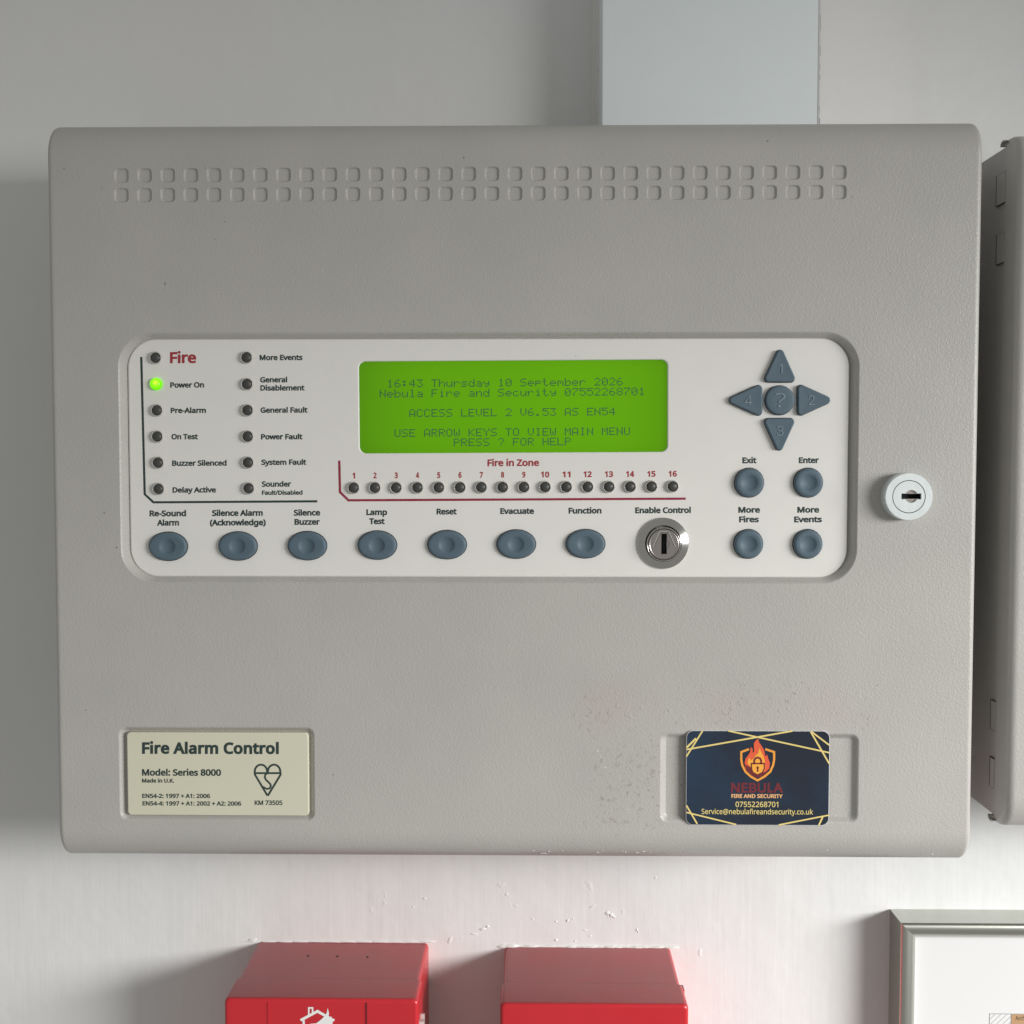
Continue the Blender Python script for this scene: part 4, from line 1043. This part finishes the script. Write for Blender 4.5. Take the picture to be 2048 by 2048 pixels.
# ================================================================== CABLE TRUNKING
TD = -.030
ta = P(1203.5, 120, TD).x; tb = P(1639, 120, TD).x; tz = ZT - .006
trunk = thing('cable_trunking', ((ta + tb) / 2, 0, tz), 'wide pale blue-white cable trunking rising above the alarm panel', 'cable trunking')
mb = MB(); e = .0008
pr = [(ta, 0), (ta, TD + e)] + [(ta + e - e * cos(pi / 2 * q / 4), TD + e - e * sin(pi / 2 * q / 4)) for q in range(1, 5)] + \
     [(tb - e + e * sin(pi / 2 * q / 4), TD + e - e * cos(pi / 2 * q / 4)) for q in range(0, 5)] + [(tb, 0)]
mb.loft([[(x, y, tz) for x, y in pr], [(x, y, .5) for x, y in pr]], True, 0, False, False)
mb.build('trunking_lid', M_PVC, trunk)
tw = P(1184, 120, 0).x
mb = MB(); mb.box((tw, -.0032, tz), (ta + .001, 0, .5)); mb.box((tw + .0016, -.0055, tz), (ta + .0015, -.0032, .5))
mb.build('base_flange', M_CAULK, trunk)
mb = MB()
for (a, b, w) in ((30, 62, .7), (92, 112, .9), (128, 140, .6), (150, 160, .8), (212, 226, .7), (237, 250, 1.6)):
    pa = P(1641 - (a * .012), a, TD); pb = P(1641 - (b * .012), b, TD)
    flat_quads(mb, [((pa.x - w * K / 2, pa.z), (pa.x + w * K / 2, pa.z), (pb.x + w * K / 2, pb.z), (pb.x - w * K / 2, pb.z))], TD - .0003)
mb.build('crack', M_GAP, trunk)
# filler that brings the wall out flush beside the trunking
mb = MB()
ls = []
for zz_ in (tz, .5):
    ls.append([(tb - .0007, TD - .00005, zz_), (tb - .0001, TD - .0004, zz_), (tb + .0006, TD - .00005, zz_), (tb + .004, TD + .0006, zz_), (tb + .016, TD + .010, zz_), (tb + .05, TD + .022, zz_), (tb + .11, -.0002, zz_)])
mb.loft(ls, True, 0, False, False)
o = mb.build('plaster_filler', M_WALL, wall)

# ================================================================== NEIGHBOURING CABINET
X2 = P(2028, 900, FRONT).x; Z2T = P(2030, 268.5, FRONT + .009).z; Z2B = P(2030, 1654.5, FRONT + .009).z
nb = thing('steel_cabinet', (X2 + .15, 0, Z2B), 'second grey steel cabinet cut off by the right edge, beside the alarm panel', 'cabinet')
mb = MB(); cover_shell(mb, X2, X2 + .30, Z2B, Z2T, RAD, FL, FRONT, [X2 + .05, X2 + .15, X2 + .25], None, .0032)
mb.build('front_cover', M_COAT, nb)
mb = MB(); mb.box((X2 + .0006, FRONT + FL - .0004, Z2B + .0035), (X2 + .2994, 0, Z2T - .0035))
mb.build('back_box', M_COAT, nb)
for (px, ya, yb) in ((1994.4, 353, 412), (1994.4, 471, 529), (1983, 1400, 1458), (1981, 1514, 1571)):
    a = PX(px, ya, X2); b = PX(px, yb, X2)
    mb = MB(); mb.box((X2 - .0002, FRONT + FL + .0003, b.z), (X2 + .001, a.y, a.z))
    mb.box((X2 - .0001, a.y, b.z - .0002), (X2 + .001, a.y + .0010, a.z + .0002), 1)
    mb.box((X2 - .0001, FRONT + FL + .0003, b.z - .0002), (X2 + .001, a.y, b.z), 1)
    mb.box((X2 - .0001, FRONT + FL + .0003, a.z), (X2 + .001, a.y, a.z + .00015), 1)
    mb.build('hinge_tab', [M_COAT, M_GAP], nb)
for zc, s in ((Z2T, 1), (Z2B, -1)):
    mb = MB()
    ls = []
    for q in range(9):
        a = radians(-80 + 190 * q / 8)
        ls.append((FRONT + FL + .0006 + .0026 * sin(a), zc - s * .0022 + s * .0013 * cos(a)))
    L = [[(x, y, z) for y, z in ls] for x in (X2 - .0012, X2 + .02)]
    L2 = [[(x, y + .0004, z - s * .0005) for y, z in ls] for x in (X2 - .0012, X2 + .02)]
    mb.loft(L, True, 0, False, False); mb.loft(L2, True, 0, False, False)
    mb.loft([L[0], L2[0]], False, 0, False, False)
    mb.build('rolled_lip', M_COAT, nb)

# ================================================================== RED BOXES
def red_box(wx0, wx1, wy, hgt, label, logo):
    a = P(wx0, wy, 0); b = P(wx1, wy, 0); x0, x1, zt = a.x, b.x, (a.z + b.z) / 2; zb = zt - hgt
    t = thing('red_wall_box', ((x0 + x1) / 2, 0, zb), label, 'alarm box', 'red alarm boxes on the wall below the panel')
    SEAM, FR = -.0436, -.0646
    mb = MB()
    mb.loft([at(rrect(x0, x1, zb, zt, .0022, 5), 0), at(rrect(x0 + .0002, x1 - .0002, zb, zt - .0002, .0022, 5), SEAM)], True)
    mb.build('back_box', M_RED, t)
    mb = MB(); g = .0008
    def L(i, y, r): return at(rrect(x0 - g + i, x1 + g - i, zb - g + i, zt + g * .5 - i, r, 5), y)
    ls = [L(.0012, SEAM + .0002, .0016), L(0, SEAM + .0000, .0022), L(0, SEAM - .0004, .0022)]
    R_ = .0016
    for q in range(6):
        an = pi / 2 * q / 5
        ls.append(L(R_ * (1 - cos(an)), FR + R_ * (1 - sin(an)), .0024 - R_ * (1 - cos(an)) * .6))
    ls.insert(3, L(0, FR + R_ + .0003, .0022))
    mb.loft(ls, True, 0, True)
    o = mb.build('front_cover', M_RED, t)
    return t, o, x0, x1, zb, zt, FR
B1 = red_box(515.5, 857, 1885, .087, 'red alarm box with white house and flame logo, left of the two below the panel', True)
t, cov, x0, x1, zb, zt, FR = B1
# raised middle panel with the logo
pa = P(537, 2030, FR).x; pb = P(733, 2030, FR).x
mb = MB()
for xx, mat in ((pa, 0), (pb, 1)):
    mb.box((xx - .0003, FR - .0003, zb + .003), (xx + .0003, FR + .0005, zt - .0012), mat)
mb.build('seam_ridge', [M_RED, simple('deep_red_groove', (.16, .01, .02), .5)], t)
mb = MB()
def c7(x, y): return (430 + x * .2329, 1860 + y * .2329)
def l7(pts, y=FR): return pxloop([c7(*p) for p in pts], y)
kk = mpx(FR)
flat_quads(mb, stroke(l7([(735, 775), (880, 697), (1024, 778)]), 24 * .2329 * kk), FR - .0001)
flat_quads(mb, stroke(l7([(806, 735), (806, 668), (838, 668), (838, 722)]), 14 * .2329 * kk), FR - .00012)
flat_quads(mb, stroke(l7([(762, 775), (762, 960), (1000, 960), (1000, 775)]), 20 * .2329 * kk), FR - .00014)
mb.holed(l7([(968, 668), (980, 715), (972, 755), (1000, 740), (998, 800), (985, 850), (960, 880), (820, 880), (815, 805), (870, 800), (915, 765), (945, 735), (962, 705)]), [], FR - .00016)
mb.build('house_logo', M_WHITE, cov)
mb = MB()
for q in range(3):
    p = P((617, 674, 735)[q], (1911.5, 1912.5, 1914)[q], 0)
# small drain holes on the top of the box
for px, py in ((616, 1911.5), (674.5, 1912.5), (735, 1914)):
    d = ray(px, py); tt = (zt - CAM.z) / d.z; p = CAM + d * tt
    ring = [(p.x + .0005 * cos(2 * pi * i / 10), p.y + .0011 * sin(2 * pi * i / 10), zt + .00003) for i in range(10)]
    mb.add(ring, [list(range(10))])
mb.build('drain_holes', M_GAP, t)
mb = MB()
mb.box((x1 - .0002, -.0600, zb), (x1 + .0030, -.0570, zt - .012)); mb.box((x1 - .0002, -.0530, zb), (x1 + .0026, -.0515, zt - .012))
mb.build('clear_hinge_strip', M_CLEAR, t)
B2 = red_box(1010, 1341, 1894, .087, 'plain red alarm box without a logo, right of the two below the panel', False)
t, cov, x0, x1, zb, zt, FR = B2
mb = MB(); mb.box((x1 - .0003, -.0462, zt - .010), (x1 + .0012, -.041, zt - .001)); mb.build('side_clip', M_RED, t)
# old paint line along the top of the second box
mb = MB()
for i in range(26):
    u = i / 25; x = x0 + (x1 - x0) * u
    blob(mb, x, zt + .0001, .0040, .0005 * random.uniform(.5, 1.5) * (1.8 if u < .06 or u > .93 else 1), .0011 * random.uniform(.5, 1.1), turn=.04)
mb.build('paint_bead', M_CAULK, wall)
mb = MB()
for i in range(12):
    p = P(505 + 350 * i / 11, 1883.5, 0); blob(mb, p.x, p.z + .0001, .0050, .0004 * random.uniform(.5, 1.4), .0005, turn=.03)
mb.build('paint_bead', M_CAULK, wall)

# ================================================================== PICTURE FRAME
FX = P(1780, 1818, 0).x; FZ = P(1780, 1818, 0).z; FW, FH = .30, .22
fr = thing('picture_frame', (FX + FW / 2, 0, FZ - FH), 'silver framed sheet on the wall at the lower right corner', 'picture frame')
prof = [(0, 0), (0, .0180), (.0003, .0186), (.0010, .0190), (.0022, .0192), (.0036, .0190), (.0050, .0184), (.0063, .0174), (.0074, .0161), (.0082, .0146), (.0087, .0128), (.0088, .0100)]
outer = [(FX, FZ - FH), (FX + FW, FZ - FH), (FX + FW, FZ), (FX, FZ)]
def corner(i, w):
    sx = 1 if i in (0, 3) else -1; sz = 1 if i in (0, 1) else -1
    return outer[i][0] + sx * w, outer[i][1] + sz * w
for i in range(4):
    j = (i + 1) % 4
    mb = MB()
    A = [(corner(i, w)[0], -d, corner(i, w)[1]) for w, d in prof]; B = [(corner(j, w)[0], -d, corner(j, w)[1]) for w, d in prof]
    mb.loft([A[:2], B[:2]], False, 0, False, False)
    mb.loft([A[1:], B[1:]], True, 0, False, False)
    mb.build('frame_rail', M_ALU, fr)
mb = MB()
SH = -.0118
mb.box((FX + .0075, SH, FZ - FH + .0075), (FX + FW - .0075, -.004, FZ - .0075))
sheet = mb.build('printed_sheet', M_PAPER, fr)
mb = MB(); q = SH - .00008
A = P(1979, 2027.5, SH); B = P(2022.5, 2027.5, SH)
flat_quads(mb, stroke([(A.x, A.z - .05), (A.x, A.z), (A.x + .15, A.z)], .00028), q)
for i_ in range(-3, 60):
    x0_ = A.x - .002 + i_ * .0021
    p0 = Vector((A.x, A.z - .0035 - i_ * .0030)); 
    a_ = (A.x, A.z - .003 - i_ * .0029); 
    # 45 degree hatch lines clipped to the box
    off = .0029 * (i_ + 4); w_ = B.x - A.x
    p1 = (A.x + max(0, off - .05), A.z - min(off, .05)); p2x = min(off, w_); 
    p2 = (A.x + p2x, A.z - (off - p2x))
    if off - p2x < .05 and p1[0] < p2[0]:
        flat_quads(mb, stroke([p1, p2], .00014), q + .00002)
flat_quads(mb, stroke([(B.x, A.z), (B.x, A.z - .05)], .0003), q)
mb.build('hatched_box', M_LINE, sheet)
mb = MB(); flat_quads(mb, [((B.x, A.z - .0002), (B.x + .10, A.z - .0002), (B.x + .10, A.z - .05), (B.x, A.z - .05))], q + .00003)
mb.build('brown_block', M_BROWN, sheet)
text('sheet_text', 'Archi', 2031, 2052, 2040.5, 8.5, M_INK, sheet, q - .00002, 0.0, slope=0)
